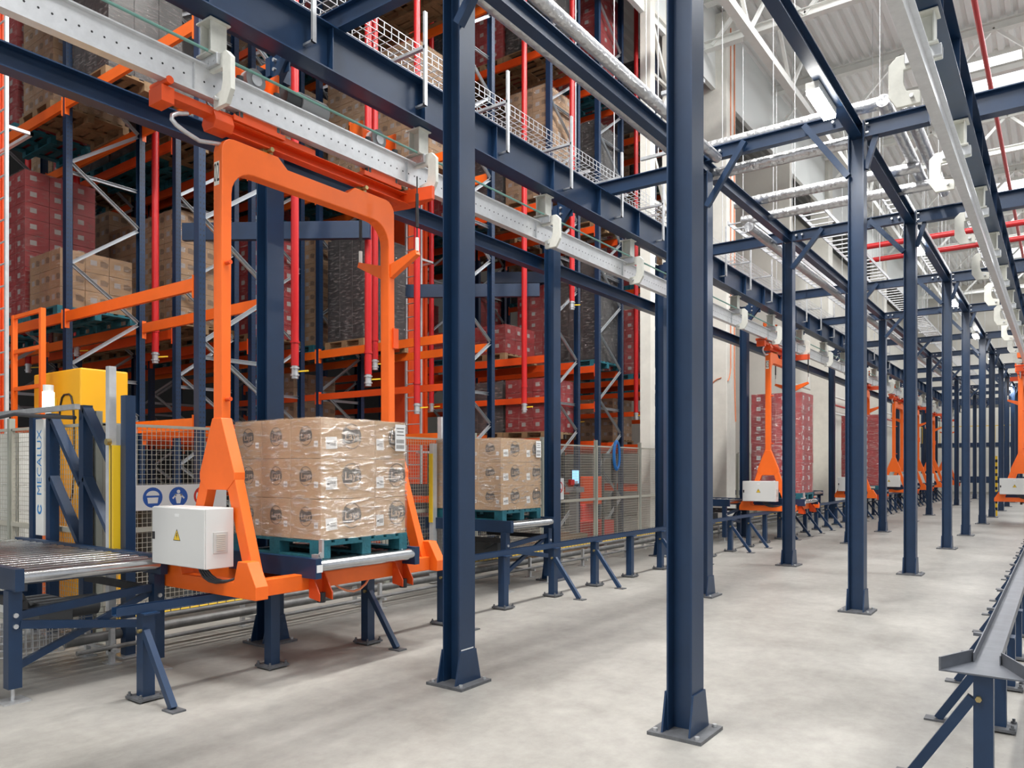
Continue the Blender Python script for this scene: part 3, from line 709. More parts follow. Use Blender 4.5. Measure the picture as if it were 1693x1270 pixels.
# ------------------------------------------------------------ pallet racks
XR = -8.5; BAY = 3.45; LEV = [2.3, 4.0, 7.15, 10.3]
RACKS = [(5.24, 6.34, 0, 3), (6.95, 8.05, 1, 2), (8.4, 9.4, 1, 2), (9.95, 11.1, 0, 3), (13.0, 14.2, 0, 3), (15.0, 16.1, 0, 2), (17.9, 19.05, 0, 2), (21.0, 22.1, 0, 2)]
RN = ['nearest rack row', 'second rack row', 'third rack row', 'fourth rack row', 'fifth rack row', 'sixth rack row', 'seventh rack row', 'farthest rack row']
BN = ['aisle end', 'second frame in', 'third frame in', 'deepest frame']
LN = ['lowest level', 'second level', 'third level', 'top level']
def rack_frame(d):
    t = thing('rack_frame', 'x', 'rack frame', (0, 0, 0), 'blue rack end frames')
    H = 12.9
    for y in (0, d):
        mb = MB().extr(U_(.11, .09, .004), (0, y, 0), (0, y, H), (0, 1 if y == 0 else -1, 0)); mb.box(-.08, .08, y-.07, y+.07, 0, .012)
        u = mb.build('upright', 'rackblue', t)
        mb = MB(); z = .15
        while z < 10: mb.box(.055, .0562, y-.028, y-.016, z, z+.022).box(.055, .0562, y+.016, y+.028, z, z+.022); z += .065
        mb.build('punched_holes', 'black', u)
    z = .25; up = True
    while z+1.0 < H:
        a, b_ = (.05, d-.05) if up else (d-.05, .05)
        MB().extr(U_(.05, .035, .003), (.02, a, z), (.02, b_, z+.72), (1, 0, 0)).build('brace', 'brace', t)
        z += .75; up = not up
    for z in (3.05, 6.1, 9.2): MB().extr(U_(.05, .035, .003), (-.02, .05, z), (-.02, d-.05, z), (1, 0, 0)).build('brace', 'brace', t)
    return t
fp = None
for ri, (ya, yb, b0, nb) in enumerate(RACKS):
    for k in range(b0, b0+nb+1):
        lab = f'blue rack frame, {RN[ri]}, {BN[k]}'
        if fp is None: fp = rack_frame(1.1); fp['label'] = lab; fp.location = (XR-k*BAY, ya, 0)
        else: copy_tree(fp, lab, (XR-k*BAY, ya, 0))
    for k in range(b0, b0+nb):
        for li, z in enumerate(LEV):
            if li == 3 and ri < 2: continue
            for fb, y in ((0, ya-.06), (1, yb+.0)):
                o = MB().box(-BAY+.055, -.055, 0, .05, z-.15, z).box(-.06, -.052, -.005, .06, z-.24, z+.04).box(-BAY+.052, -BAY+.06, -.005, .06, z-.24, z+.04).build('rack_beam', 'orange' if (ri in (0, 3)) else 'rackorange', None, (XR-k*BAY, y, 0))
                tag(o, f'orange rack beam, {RN[ri]}, {["aisle-end bay", "second bay", "third bay"][k]}, {LN[li]}, {["front", "back"][fb]}', 'rack beam', 'orange beams of the racks')
for ri in (3, 4, 5, 6, 7):
    ya, yb, b0, nb = RACKS[ri]
    for k in range(b0, b0+nb):
        for li, z in enumerate((1.2, 3.15)):
            o = MB().box(-BAY+.055, -.055, 0, .05, z-.12, z).box(-.06, -.052, -.005, .06, z-.2, z+.04).box(-BAY+.052, -BAY+.06, -.005, .06, z-.2, z+.04).build('rack_beam', 'rackorange', None, (XR-k*BAY, ya-.06, 0))
            tag(o, f'slim orange tie beam, {RN[ri]}, {["aisle-end bay", "second bay", "third bay"][k]}, {["near the floor", "below the second level"][li]}', 'rack beam', 'orange beams of the racks')
# loads standing in the racks
def block_load(sx, sy, sz, mt, nx, ny, H, lab_every=1):
    mb = MB(); rows = max(1, int(round(sz/H))); h = sz/rows
    for k in range(rows):
        for ix in range(nx):
            for iy in range(ny):
                if 0 < ix < nx-1 and 0 < iy < ny-1: continue
                xa = -sx/2+ix*sx/nx; ya = -sy/2+iy*sy/ny
                mb.box(xa+.004, xa+sx/nx-.004, ya+.004, ya+sy/ny-.004, k*h+.003, (k+1)*h-.003)
                for side, cx, cy in (('-y', xa+sx/nx*.35, -sy/2+.003), ('+x', sx/2-.003, ya+sy/ny*.35)):
                    if (side == '-y' and iy) or (side == '+x' and ix < nx-1): continue
                    mb.mesh(([(-.05, -.04, 0), (.05, -.04, 0), (.05, .04, 0), (-.05, .04, 0)], [(0, 1, 2, 3)]), facing(side, (cx, cy, k*h+h*.55)), 1)
                    if mt != 'rackredcard_shaded': mb.mesh(([(-.06, -.04, 0), (.05, -.05, 0), (.07, .02, 0), (.0, .05, 0), (-.06, .045, 0)], [(0, 1, 2, 3, 4)]), facing(side, (cx+(.16 if side == '-y' else 0), cy+(.16 if side == '+x' else 0), k*h+h*.55)), 2)
    return mb
PRO = {}
def rack_load(label, x, y, z, kind, h, group='wrapped loads standing in the racks', film=True, wood='wood', sx=1.05):
    key = (kind, round(h, 1), film, sx)
    if key not in PRO:
        m_ = {'red': 'rackredcard_shaded', 'brown': 'rackcard_shaded', 'darkbrown': 'carddark', 'dark': 'darkload'}[kind]
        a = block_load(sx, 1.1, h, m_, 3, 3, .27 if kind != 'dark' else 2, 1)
        o = a.build('carton_stack', [m_, 'rackpaper_shaded', 'rackink'] if kind != 'dark' else [m_, m_, m_]); me = o.data; bpy.data.objects.remove(o)
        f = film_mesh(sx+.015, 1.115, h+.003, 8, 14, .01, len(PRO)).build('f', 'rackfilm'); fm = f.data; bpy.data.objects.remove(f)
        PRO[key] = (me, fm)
    me, fm = PRO[key]
    t = thing('wrapped_load', label, 'pallet load', (x, y, z+.146), group)
    for nm, d in (('carton_stack', me), ('stretch_film', fm)):
        if nm == 'stretch_film' and not film: continue
        o = bpy.data.objects.new(nm, d); COL.objects.link(o); o.parent = t
PP = {}
def rack_pallet(label, x, y, z, mt):
    if mt not in PP:
        p = make_pallet('x', 0, 0, -50, mt, 1.1, 1.2); mb = {c.name.split('.')[0]: c.data for c in p.children}
        for c in list(p.children): bpy.data.objects.remove(c)
        bpy.data.objects.remove(p); PP[mt] = mb
    t = thing('pallet', label, 'pallet', (x, y, z+.001), 'pallets in the racks')
    for nm, d in PP[mt].items():
        o = bpy.data.objects.new(nm, d); COL.objects.link(o); o.parent = t
rnd = random.Random(11)
# measured loads first: (rack row, level, x centre) -> kind, height
SPOT = {(0, 1): [(-14.0, 'red', 2.35), (-12.77, 'brown', .88), (-16.1, 'red', 2.1)],
        (0, 2): [(-14.3, 'red', 2.0), (-13.0, 'darkbrown', 2.2), (-11.3, 'dark', 2.0)],
        (3, 1): [(-12.65, 'brown', 2.2), (-11.2, 'dark', 2.0), (-13.75, 'darkbrown', 2.0), (-14.85, 'red', 2.1)],
        (3, 2): [(-13.0, 'brown', 2.1), (-11.2, 'darkbrown', 2.0), (-9.9, 'brown', 2.1), (-14.8, 'red', 2.0)],
        (4, 1): [(-10.15, 'red', .62), (-11.3, 'red', .62), (-9.2, 'brown', .0)],
        (6, 1): [(-10.3, 'red', 1.75), (-9.15, 'red', 1.7)],
        (6, 2): [(-12.6, 'darkbrown', 1.7), (-11, 'dark', 1.9)],
        (3, 0): [(-13.3, 'darkbrown', 1.2)], (0, 0): [], (1, 0): [], (2, 0): []}
KN = {'red': 'red wrapped load', 'brown': 'brown carton load', 'darkbrown': 'dark brown carton load', 'dark': 'black wrapped load'}
for ri, (ya, yb, b0, nb) in enumerate(RACKS):
    for li, z in enumerate(LEV):
        if li == 3 and ri < 3: continue
        lst = SPOT.get((ri, li))
        if lst is None:
            lst = []
            for k in range(b0, b0+nb):
                for q in range(3):
                    if rnd.random() < (.84 if li else .10): lst.append((XR-k*BAY-.6-q*1.12, rnd.choice(['red', 'brown', 'dark', 'darkbrown', 'red', 'darkbrown'] if li < 2 else ['red', 'dark', 'dark', 'darkbrown', 'darkbrown']), (rnd.choice([1.9, 2.1, 2.3]) if li else 1.1)))
        for (x, kind, h) in sorted(lst, key=lambda q: -q[0]):
            if h <= 0: continue
            wd_ = rnd.choice(['wood', 'tealwood']); n_ = sorted(lst, key=lambda q: -q[0]).index((x, kind, h))
            pos = ORD[n_] if n_ else 'first'
            rack_pallet(f'{"blue" if wd_ == "tealwood" else "plain wooden"} pallet, {RN[ri]}, {LN[li]}, {pos} from the aisle', x, ya+.57, z, wd_)
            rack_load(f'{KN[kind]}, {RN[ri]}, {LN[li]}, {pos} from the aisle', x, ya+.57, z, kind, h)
# blue cross supports and dark depths
for i, (x, y, z) in enumerate([(-8.5, 6.45, 5.3), (-8.6, 11.2, 5.3), (-8.6, 14.3, 6.2)]):
    tag(MB().bar((x-2.4, y, z), (x, y+1.6, z), .1, .26).build('platform_beam', 'rackblue'), f'dark blue platform beam between the racks, {nth(i)}', 'beam', 'platform beams between the racks')
# red sprinkler droppers
SP = [(-16.8, 6.62, 3.6), (-14.74, 6.62, 3.75), (-11.98, 6.6, 3.4), (-8.75, 6.85, 2.95), (-8.65, 8.15, 2.95), (-9.7, 9.3, 3.4), (-12.6, 8.245, 3.4), (-8.8, 9.4, 2.6), (-8.7, 12.4, 2.8), (-8.32, 13.6, 5.0), (-8.7, 17.3, 2.9), (-8.32, 18.6, 2.8), (-11.0, 12.2, 2.9), (-9.5, 14.6, 2.9), (-8.8, 20.5, 2.8), (-10.4, 17.3, 2.8)]
for i, (x, y, zb) in enumerate(SP):
    t = thing('sprinkler_drop_pipe', f'vertical red sprinkler pipe with brass valve among the racks, {nth(i)}', 'pipe', (x, y, 0), 'red sprinkler drop pipes')
    MB().tube((0, 0, zb+.18), (0, 0, 14.5), .055, 12).tube((0, 0, zb+.5), (0, 0, zb+.53), .065, 12).build('pipe', 'sprinkred', t)
    v = MB().tube((0, 0, zb), (0, 0, zb+.18), .05, 10).tube((0, 0, zb+.04), (0, 0, zb+.06), .065, 10).tube((0, 0, zb+.14), (0, 0, zb+.16), .065, 10).build('valve', 'galv', t)
    MB().bar((0, 0, zb+.1), (.1, .16, zb+.12), .02, .02).build('lever', 'yellow', v)

# stacker crane masts with ladders
def mast(label, x, y, w, ladx, hd=.3, ly=-.42):
    t = thing('stacker_crane', label, 'crane', (x, y, 0))
    MB().box(-w/2, w/2, -hd, hd, .5, 13.6).build('mast', 'mastorange', t)
    MB().box(w/2, w/2+.04, -hd, -hd+.08, .5, 13.6).box(w/2, w/2+.04, hd-.08, hd, .5, 13.6).build('guide_edge', 'rackorange', t)
    mb = MB()
    for s_ in (0, .42): mb.box(ladx+s_-.02, ladx+s_+.02, ly-.02, ly+.02, 1.0, 13.4)
    z = 1.2
    while z < 13.3: mb.tube((ladx, ly, z), (ladx+.42, ly, z), .012, 6); z += .28
    mb.box(w/2-.05, ladx+.4, -.02, .02, 2.0, 2.04).box(ladx+.36, ladx+.4, ly, .02, 2.0, 2.04).box(w/2-.05, ladx+.4, -.02, .02, 6.0, 6.04).box(ladx+.36, ladx+.4, ly, .02, 6.0, 6.04)
    mb.build('ladder', 'alu', t)
    MB().box(-1.2, 1.2, -hd+.02, hd-.02, 0, .52).build('base_beam', 'mastorange', t)
    return t
mast('orange stacker crane mast with ladder at the left picture edge', -12.43, 4.3, .95, 1.23, .15, -.3)
mast('orange stacker crane mast with ladder behind the carrier frame', -11.55, 12.0, .62, .40)
# caged platform by the left crane
t = thing('crane_guard_cage', 'orange tubular guard cage beside the left stacker crane', 'cage', (-11.47, 4.35, 0))
mb = MB()
for x in (0, .85):
    mb.box(x-.03, x+.03, -.03, .03, 0, 3.75)
for z in (.8, 1.5, 2.2, 2.75, 3.25, 3.72): mb.box(0, .85, -.02, .02, z-.02, z+.03)
mb.build('frame', 'orange', t)
t = thing('crane_cabinet', 'yellow electrical cabinet of the left stacker crane', 'cabinet', (-10.25, 4.8, 0))
MB().box(-1.0, .33, -.3, .3, 0, 2.95).build('body', 'cabyellow', t, bevel=.02)
n = 20; pts = [(-.26+.2*math.cos(a)*1, 2.05+.62*math.sin(a)) if False else (-.02+.2*max(-1, min(1, 1.25*math.cos(a))), 1.95+.68*max(-1, min(1, 1.1*math.sin(a)))) for a in [2*PI*i/24 for i in range(25)]]
MB().path([(a, -.31, b_) for a, b_ in pts], .012, 6).build('door_seal', 'black', t)
MB().box(-.75, -.3, -.31, -.305, 2.2, 2.6).build('vent', 'yellow', t)
t = thing('stacker_beacon', 'bright white signal beacon on the yellow cabinet side', 'beacon', (-9.37, 3.9, 2.3))
MB().tube((0, 0, 0), (0, 0, .08), .03, 10).tube((0, 0, .26), (0, 0, .34), .055, 14).build('body', 'white', t)
MB().tube((0, 0, .08), (0, 0, .26), .06, 16).build('lens', 'glow', t)
tag(MB().tube((-9.37, 3.9, .0), (-9.37, 3.9, 2.3), .02, 8).build('beacon_post', 'galv'), 'thin grey post carrying the white signal beacon', 'post')
tag(MB().box(-.4, .4, -.02, .02, 0, 2.0).build('grey_panel', 'white', None, (-9.2, 6.4, .3)), 'pale grey panel behind the yellow posts', 'panel')

# ------------------------------------------------------------ mesh fence
def mesh_panel(L, H=1.95, z0=.18, p=.05, r=.0022, fr='fence'):
    mb = MB(); y = p
    while y < L-.02: mb.box(-r, r, y-r, y+r, z0, z0+H); y += p
    z = z0+p
    while z < z0+H-.02: mb.box(-r, r, .02, L-.02, z-r, z+r); z += p
    return mb
def fence_panel(par, x, y, L, rz=0, H=1.95, cache={}):
    t = bpy.data.objects.new('fence_panel', None); COL.objects.link(t); t.location = (x, y, 0); t.rotation_euler = (0, 0, rz); t.parent = par
    k = (round(L, 2), H)
    if k not in cache:
        a = mesh_panel(L, H).build('wire_mesh', 'fence', t)
        b_ = MB().box(-.015, .015, .0, L, .17, .20).box(-.015, .015, 0, L, .18+H-.02, .18+H+.01).box(-.015, .015, 0, .03, .18, .18+H).box(-.015, .015, L-.03, L, .18, .18+H).box(-.02, .02, 0, L, 1.04, 1.09).build('frame', 'fence', t)
        cache[k] = (a.data, b_.data)
    else:
        for nm, d in zip(('wire_mesh', 'frame'), cache[k]):
            o = bpy.data.objects.new(nm, d); COL.objects.link(o); o.parent = t
    return t
def fence_post(par, x, y, h=2.25, w=.06):
    MB().box(-w/2, w/2, -w/2, w/2, .01, h).box(-.08, .08, -.08, .08, 0, .012).build('fence_post', 'fencepost', par, (x, y, 0))
FX = -7.62
F1 = thing('mesh_fence', 'long beige wire mesh fence between the conveyors and the racks', 'fence', (FX, 3.62, 0))
for i in range(8):
    fence_post(F1, 0, 1.95*i)
    if i < 7: fence_panel(F1, 0, .04+1.95*i, 1.87)
F2 = thing('mesh_fence', 'wire mesh fence across the left picture edge', 'fence', (-7.72, 3.62, 0))
for i in range(4): fence_panel(F2, -1.95*i, 0, 1.87, PI/2); fence_post(F2, -1.95*i-1.91, 0)
F3 = thing('mesh_fence', 'short wire mesh fence beyond the thick concrete building column', 'fence', (FX, 21.6, 0))
for i in range(3):
    fence_post(F3, 0, 2.2*i, h=2.1)
    if i < 2: fence_panel(F3, 0, .04+2.2*i, 2.12)
# cage of blue posts with slanted braces at the near conveyor
for i, (x, h, lab) in enumerate([(-8.75, 2.25, 'blue guard post left of the vertical brand panel'), (-8.36, 2.25, 'blue guard post right of the vertical brand panel'), (-7.65, 2.3, 'blue guard post between the two slanted braces'), (-6.85, 2.35, 'blue guard post right of the yellow light curtain')]):
    t = thing('guard_post', lab, 'post', (x, 3.52, 0), 'blue guard posts at the near conveyor')
    MB().box(-.045, .045, -.045, .045, .01, h).build('shaft', 'blue', t)
    MB().box(-.1, .1, -.1, .1, 0, .012).build('base_plate', 'galv', t)
    if i in (1, 2):
        MB().bar((.03, 0, h-.04), (.67, 0, h-.72), .05, .09, (0, 1, 0)).build('slanted_brace', 'blue', t)
        MB().bar((.03, 0, 1.6), (.67, 0, .92), .05, .09, (0, 1, 0)).build('slanted_brace', 'blue', t)
t = thing('brand_panel', 'narrow white panel with upright blue MECALUX lettering', 'sign', (-8.56, 3.5, 0))
MB().box(-.09, .09, -.02, .02, 1.0, 2.2).build('panel', 'white', t)
T_ = text('MECALUX', .15)
mb = MB(); mtx = Matrix.Translation((0, -.0215, 1.75)) @ Matrix(((1, 0, 0), (0, 0, -1), (0, 1, 0))).to_4x4() @ Matrix.Rotation(PI/2, 4, 'Z')
mb.mesh(T_, mtx); ring = [(r_*math.cos(a), r_*math.sin(a), 0) for r_ in (.055, .03) for a in [PI*.15+i*PI*1.7/16 for i in range(17)]]
mb.mesh((ring, [(i, i+1, 18+i, 17+i) for i in range(16)]), Matrix.Translation((0, 0, -.48)) @ mtx)
mb.build('lettering', 'teal_text', t)
t = thing('light_curtain', 'tall silver and yellow light curtain post at the near conveyor', 'post', (-7.02, 3.45, 0))
MB().box(-.032, .032, -.032, .032, .0, 2.62).build('silver_profile', 'alu', t)
MB().box(.033, .115, -.035, .035, .9, 1.9).build('yellow_cover', 'yellow', t)
MB().box(.07, .08, -.038, -.035, .9, 1.9).build('lens_strip', 'black', t)
MB().tube((.05, -.03, 1.93), (.05, -.07, 1.93), .03, 12).build('reflector', 'brass', t)
t = thing('light_curtain', 'yellow light curtain post beside the second brown load', 'post', (-7.45, 8.3, 0))
MB().box(-.04, .04, -.04, .04, .02, 2.05).build('silver_profile', 'alu', t); MB().box(-.03, .03, -.06, -.041, .9, 1.9).build('yellow_cover', 'yellow', t)
tag(MB().box(-.04, .04, -.04, .04, 0, 2.5).build('sensor_post', 'alu', None, (-8.0, 9.1, 0)), 'silver sensor post rising behind the second brown load', 'post')
t = thing('junction_box', 'pale grey junction box left of the silver light curtain', 'box', (-7.45, 3.75, 1.5))
MB().box(-.22, .22, -.05, .05, .0, .62).build('body', 'box', t, bevel=.01)
MB().box(.03, .2, -.05, .05, -.75, 0).box(-.2, -.08, -.05, .05, -.75, 0).build('support', 'alu', t)
tag(MB().path([(-9.6, 3.38, 2.22), (-8.9, 3.38, 2.26), (-8.4, 3.40, 2.22), (-7.7, 3.44, 2.18)], .02, 8).build('cable_run', 'cable'), 'dark cables sagging along the top of the near guard posts', 'cable')
tag(MB().bar((-9.9, 3.42, 2.28), (-7.6, 3.42, 2.28), .05, .05).build('top_rail', 'galv'), 'grey top rail joining the blue guard posts', 'rail')
# safety signs
t = thing('safety_signs', 'white board with round blue and red safety signs on fence', 'sign', (FX+.035, 3.75, 1.42))
MB().box(-.003, .003, 0, 1.25, -.16, .10).build('board', 'paper', t)
for i in range(4):
    mb = MB(); y = .12+i*.28; rd = i == 3
    c = facing('+x', (.0035, y, -.03)); n = 24
    mb.mesh(([(.105*math.cos(2*PI*k/n), .105*math.sin(2*PI*k/n), 0) for k in range(n)], [tuple(range(n))]), c, 1 if rd else 0)
    if rd: mb.mesh(([(.08*math.cos(2*PI*k/n), .08*math.sin(2*PI*k/n), .0008) for k in range(n)], [tuple(range(n))]), c, 2)
    if i == 0: mb.mesh(([(-.05, -.05, .001), (.05, -.05, .001), (.06, .02, .001), (.0, .06, .001), (-.06, .02, .001)], [(0, 1, 2, 3, 4)]), c, 2)
    elif i == 1: mb.mesh(([(.07*math.cos(PI*k/10), .02+.05*math.sin(PI*k/10), .001) for k in range(11)], [tuple(range(11))]), c, 2).mesh(([(-.05, -.06, .001), (.05, -.06, .001), (.06, .0, .001), (-.06, .0, .001)], [(0, 1, 2, 3)]), c, 2)
    else:
        k_ = 3 if rd else 2
        mb.mesh(([(.02*math.cos(2*PI*k/12), .055+.02*math.sin(2*PI*k/12), .001) for k in range(12)], [tuple(range(12))]), c, k_)
        mb.mesh(([(-.02, -.07, .001), (.02, -.07, .001), (.04, .03, .001), (-.04, .03, .001)], [(0, 1, 2, 3)]), c, k_)
        mb.mesh(([(-.07, -.01, .001), (-.06, -.025, .001), (-.02, .02, .001), (-.03, .03, .001)], [(0, 1, 2, 3)]), c, k_).mesh(([(.07, -.01, .001), (.06, -.025, .001), (.02, .02, .001), (.03, .03, .001)], [(0, 3, 2, 1)]), c, k_)
        if rd: mb.mesh(([(-.08, .06, .0015), (-.06, .08, .0015), (.08, -.06, .0015), (.06, -.08, .0015)], [(0, 1, 2, 3)]), c, 1)
    mb.build('round_sign', ['signblue', 'signred', 'paper', 'black'], t)
# gate equipment on the fence
t = thing('no_entry_sign', 'small white sign with red circle on the fence gate', 'sign', (FX+.04, 11.95, 1.3))
MB().box(-.003, .003, -.14, .14, -.2, .2).build('board', 'paper', t)
mb = MB(); c = facing('+x', (.0035, 0, .03)); n = 24
mb.mesh(([(r_*math.cos(2*PI*k/n), r_*math.sin(2*PI*k/n), 0) for r_ in (.11, .085) for k in range(n)], [(k, (k+1) % n, n+(k+1) % n, n+k) for k in range(n)]), c, 0)
mb.mesh(([(-.075, .06, .0005), (-.06, .075, .0005), (.075, -.06, .0005), (.06, -.075, .0005)], [(0, 1, 2, 3)]), c, 0)
mb.mesh(([(-.02, -.06, .0003), (.03, -.06, .0003), (.02, .06, .0003), (-.03, .04, .0003)], [(0, 1, 2, 3)]), c, 1)
mb.build('symbol', ['signred', 'black'], t)
t = thing('gate_lock', 'red and black safety lock on the fence gate', 'lock', (FX+.06, 12.35, 1.42))
MB().box(-.03, .03, -.08, .05, -.05, .05).build('body', 'signred', t); MB().box(-.02, .02, .05, .2, -.02, .02).build('bolt', 'galv', t)
t = thing('control_terminal', 'control terminal with glowing light blue screen behind the fence', 'terminal', (-8.0, 13.15, 0))
MB().box(-.08, .08, -.05, .05, 0, 1.2).box(-.1, .15, -.16, .16, 1.2, 1.3).build('stand', 'grey', t)
s_ = MB().box(.0, .04, -.15, .15, 1.36, 1.66).build('monitor', 'darkgrey', t); MB().box(.041, .043, -.13, .13, 1.38, 1.64).build('screen', 'screen', s_)
mb = MB()
for q in range(5): mb.path([(FX+.06+.01*math.sin(q), 14.15+(.10+.012*q)*math.cos(a), 1.95+(.26+.012*q)*math.sin(a)) for a in [2*PI*i/20 for i in range(21)]], .018, 6)
tag(mb.build('hose_coil', 'cableblue'), 'coiled bright blue hose hanging on the mesh fence', 'hose')
t = thing('pallet_truck', 'red and grey stacker machine behind the mesh fence', 'machine', (-8.25, 14.5, 0))
MB().box(-.4, .3, -.35, .35, .12, .55).box(-.4, -.15, -.3, .3, .5, .9).build('body', 'signred', t, bevel=.03)
MB().box(.3, .34, -.3, -.25, .1, 2.0).box(.3, .34, .25, .3, .1, 2.0).box(.3, .34, -.3, .3, 1.9, 2.0).build('lift_mast', 'darkgrey', t)
MB().box(-.3, .1, -.2, .2, .9, 1.5).build('hood', 'rackorange', t, bevel=.02)
for i in range(2):
    tag(MB().box(-.35, .4, -.5, .5, 0, .25+.12*i).build('stacked_boards', 'wood' if i != 1 else 'carddark', None, (-8.2, 11.75+1.1*i, 0)), f'low stack of boards on the floor behind the fence, {nth(i)}', 'boards')

# floor cable ducts between fence and guide rail
def duct(label, x, z, r, y0, y1, mt, name='floor_pipe'):
    tag(MB().tube((x, y0, z), (x, y1, z), r, 10).build(name, mt), label, 'pipe')
duct('thick grey pipe on the floor beside the fence', -6.9, .20, .045, 3.0, 46, 'duct')
duct('thin grey pipe low beside the left guide rail', -6.75, .33, .025, 3.0, 46, 'duct')
duct('lower thin grey pipe near the left guide rail', -6.68, .14, .02, 3.0, 46, 'duct')
duct('yellow cable lying in the floor tray', -7.05, .30, .012, 3.2, 46, 'yellow', 'yellow_cable')
wire_tray('floor_cable_tray', 'wire cable tray on low feet along the fence', -7.25, -6.98, .26, .40, 3.0, 30, .1, 'duct', .003)
mb = MB(); pts = [(-6.9, 3.0, .2)]+bend((-6.9, 3.0, .2), (-6.9, 2.2, .2), (-7.6, 2.0, .2))+[(-9.5, 2.0, .2)]
tag(mb.path(pts, .045, 10).build('floor_pipe', 'duct'), 'grey pipe curving away under the near conveyor', 'pipe')
for i in range(16):
    y = 3.3+1.6*i
    tag(MB().box(-7.2, -6.6, -.02, .02, .10, .13).box(-7.16, -7.12, -.02, .02, 0, .26).box(-6.72, -6.68, -.02, .02, 0, .30).box(-7.2, -7.06, -.05, .05, 0, .008).box(-6.76, -6.62, -.05, .05, 0, .008).build('pipe_support', 'galv', None, (0, y, 0)), f'small galvanised stand under the floor pipes, {nth(i)}', 'stand', 'stands under the floor pipes')

# ------------------------------------------------------------ building columns, far hall
t = thing('lattice_building_column', 'white steel lattice column among the racks left of centre', 'column', (-7.85, 16.2, 0))
MB().box(-.13, .13, -.12, .12, 0, 14.4).build('front_chord', 'concretecol', t); MB().box(-.12, .12, 1.06, 1.26, 0, 14.4).build('rear_chord', 'concretecol', t)
mb = MB(); z = .5; up = True
while z < 13: mb.bar((0, .14 if up else 1.06, z), (0, 1.06 if up else .14, z+1.3), .09, .09, (1, 0, 0)).bar((0, .14, z), (0, 1.06, z), .07, .07); z += 1.5; up = not up
mb.build('lattice', 'concretecol', t)
t = thing('building_column', 'thick pale concrete building column with orange conduit', 'column', (-7.9, 20.9, 0))
MB().box(-.35, .35, -.35, .35, 0, 14.4).build('shaft', 'concretecol', t, bevel=.02)
MB().path([(.37, .2, 14), (.37, .2, 4.5), (.37, .25, 3.6), (.37, .3, 3.0)], .018, 8).path([(.37, -.1, 14), (.37, -.1, 4.5)]+bend((.37, -.1, 4.5), (.37, -.15, 4.2), (.37, -.33, 4.1))[1:], .015, 8).path(bend((.2, -.37, 4.2), (-.2, -.37, 4.15), (-.22, -.37, 3.5)), .015, 8).build('conduit', 'cableorange', t)
MB().box(-.32, -.05, -.45, -.35, 3.42, 3.46).build('bracket', 'white', t)
for i, y in enumerate([33, 45]):
    tag(MB().box(-.35, .35, -.35, .35, 0, 14.4).build('building_column', 'concretecol', None, (-8.1, y, 0)), f'pale concrete building column farther down the hall, {["nearer", "farther"][i]} of two', 'column')
# wall beyond the racks
struct(MB().box(-9.4, -9.2, 26.2, 62, 0, 12.3).build('wall_hall_side', 'wall'))
tag(MB().box(-9.19, -9.15, 29.5, 31.2, 0, 3.2).build('lit_doorway', 'litdoor'), 'bright lit doorway in the pale wall behind the red loads', 'doorway')
for i, z in enumerate([4.3, 4.7, 5.1]):
    tag(MB().tube((-8.9, 26.3, z), (-8.9, 60, z), .05, 8).build('wall_pipe', 'white' if i != 1 else 'sprinkred'), f'{["low white", "middle red", "high white"][i]} pipe along the far left wall', 'pipe')
for i in range(3):
    t = thing('floor_cabinet', f'grey cabinet standing by the far left wall, {nth(i)}', 'cabinet', (-8.5, 28+3.2*i, 0), 'grey cabinets by the far wall')
    MB().box(-.35, .35, -.6, .6, .05, 1.5).build('body', 'grey', t, bevel=.01); MB().box(.351, .36, -.56, -.01, .1, 1.45).build('door', 'cream', t)
t = thing('stair_tower', 'distant blue steel structure near the end wall', 'structure', (-4.0, 57, 0))
for z in (3.0, 5.6): MB().box(-3.5, 3.5, -1.5, 1.5, z, z+.25).build('platform', 'blue', t)
for x in (-3.4, -1.1, 1.1, 3.4): MB().box(x-.08, x+.08, -1.4, -1.24, 0, 7).build('post', 'blue', t)
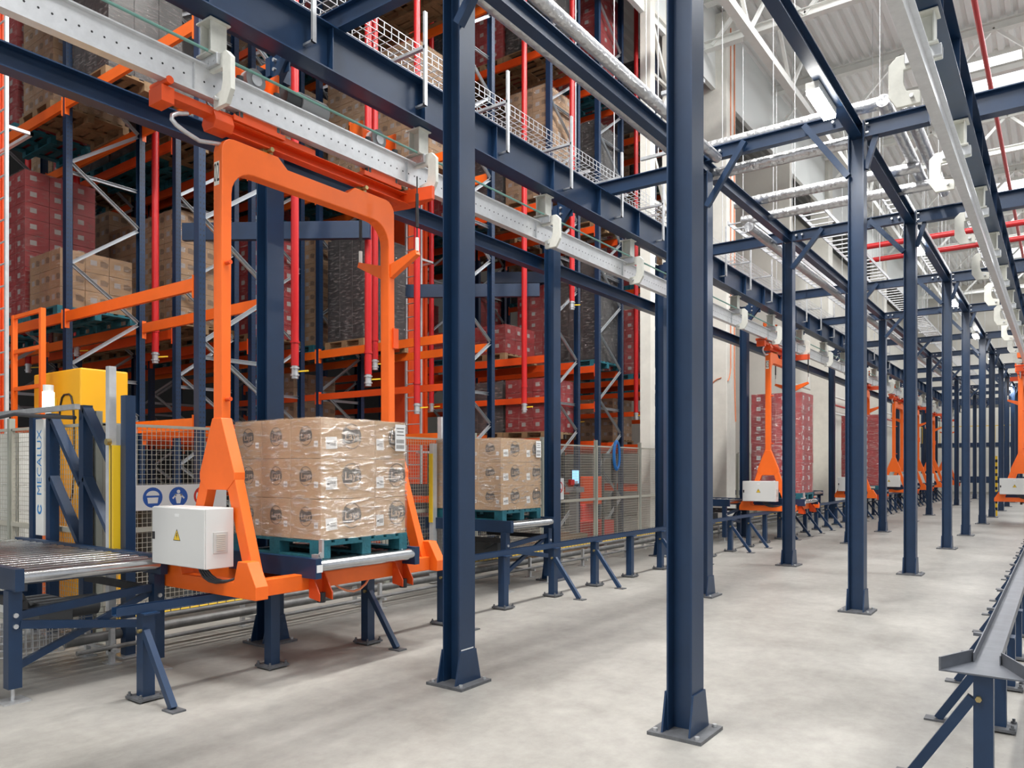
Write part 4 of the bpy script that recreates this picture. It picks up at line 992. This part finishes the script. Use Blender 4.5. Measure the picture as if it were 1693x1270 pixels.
mb = MB()
for x in range(-34, 35, 5): mb.box(x/10-.015, x/10+.015, -1.45, -1.42, 3.25, 4.3)
mb.box(-3.5, 3.5, -1.46, -1.42, 4.27, 4.32).build('railing', 'yellow', t)
tag(MB().box(-7, 2, -.04, .04, .75, 1.15).build('far_barrier', 'blue', None, (0, 54.5, 0)), 'long low blue barrier across the far end', 'barrier')
t = thing('warning_post', 'yellow and black warning post left of the right carrier', 'post', (-1.9, 31.5, 0))
MB().box(-.04, .04, -.04, .04, 0, 2.1).build('post', 'yellow', t)
mb = MB()
for i in range(8): mb.box(-.042, .042, -.042, .042, .2+i*.24, .3+i*.24)
mb.build('black_bands', 'black', t)

mb = MB(); pts = [(-6.9, 3.0)]+[(-6.9+.9*(math.cos(a)-1), 3.0+.0-.9*math.sin(a)) for a in [PI/2*i/10 for i in range(1, 11)]]+[(-9.4, 2.1)]
for off in (0, .28):
    P = [(x-off*(.6 if k > 3 else 1), y+off*(.8 if k > 3 else 0)) for k, (x, y) in enumerate(pts)]
    for z in (.14, .2, .26, .32, .38): mb.path([(x, y, z) for x, y in P], .004, 5)
    for k in range(len(P)-1):
        for q in range(3):
            x = P[k][0]+(P[k+1][0]-P[k][0])*q/3; y = P[k][1]+(P[k+1][1]-P[k][1])*q/3; mb.bar((x, y, .14), (x, y, .38), .006, .006)
tag(mb.build('curved_cable_tray', 'galv'), 'curved wire cable tray under the near roller conveyor', 'cable tray')
t = thing('white_slatted_panel', 'pale slatted panel leaning behind the left edge mesh', 'panel', (-10.8, 3.78, 0))
for k in range(7): MB().box(-1.2, 1.2, -.09, .09, .0+k*.3, .295+k*.3).build('slat', 'white', t)
for i, (x, y) in enumerate([(-9.9, 5.8), (-9.6, 10.5)]):
    tag(MB().box(-.8, .8, -.4, .4, 0, .9).box(-.8, .8, -.4, -.3, .9, 1.4).build('floor_bin', 'darkgrey', None, (x, y, 0)), ['dark grey bin under the nearest rack row', 'dark grey bin under the fourth rack row'][i], 'bin')
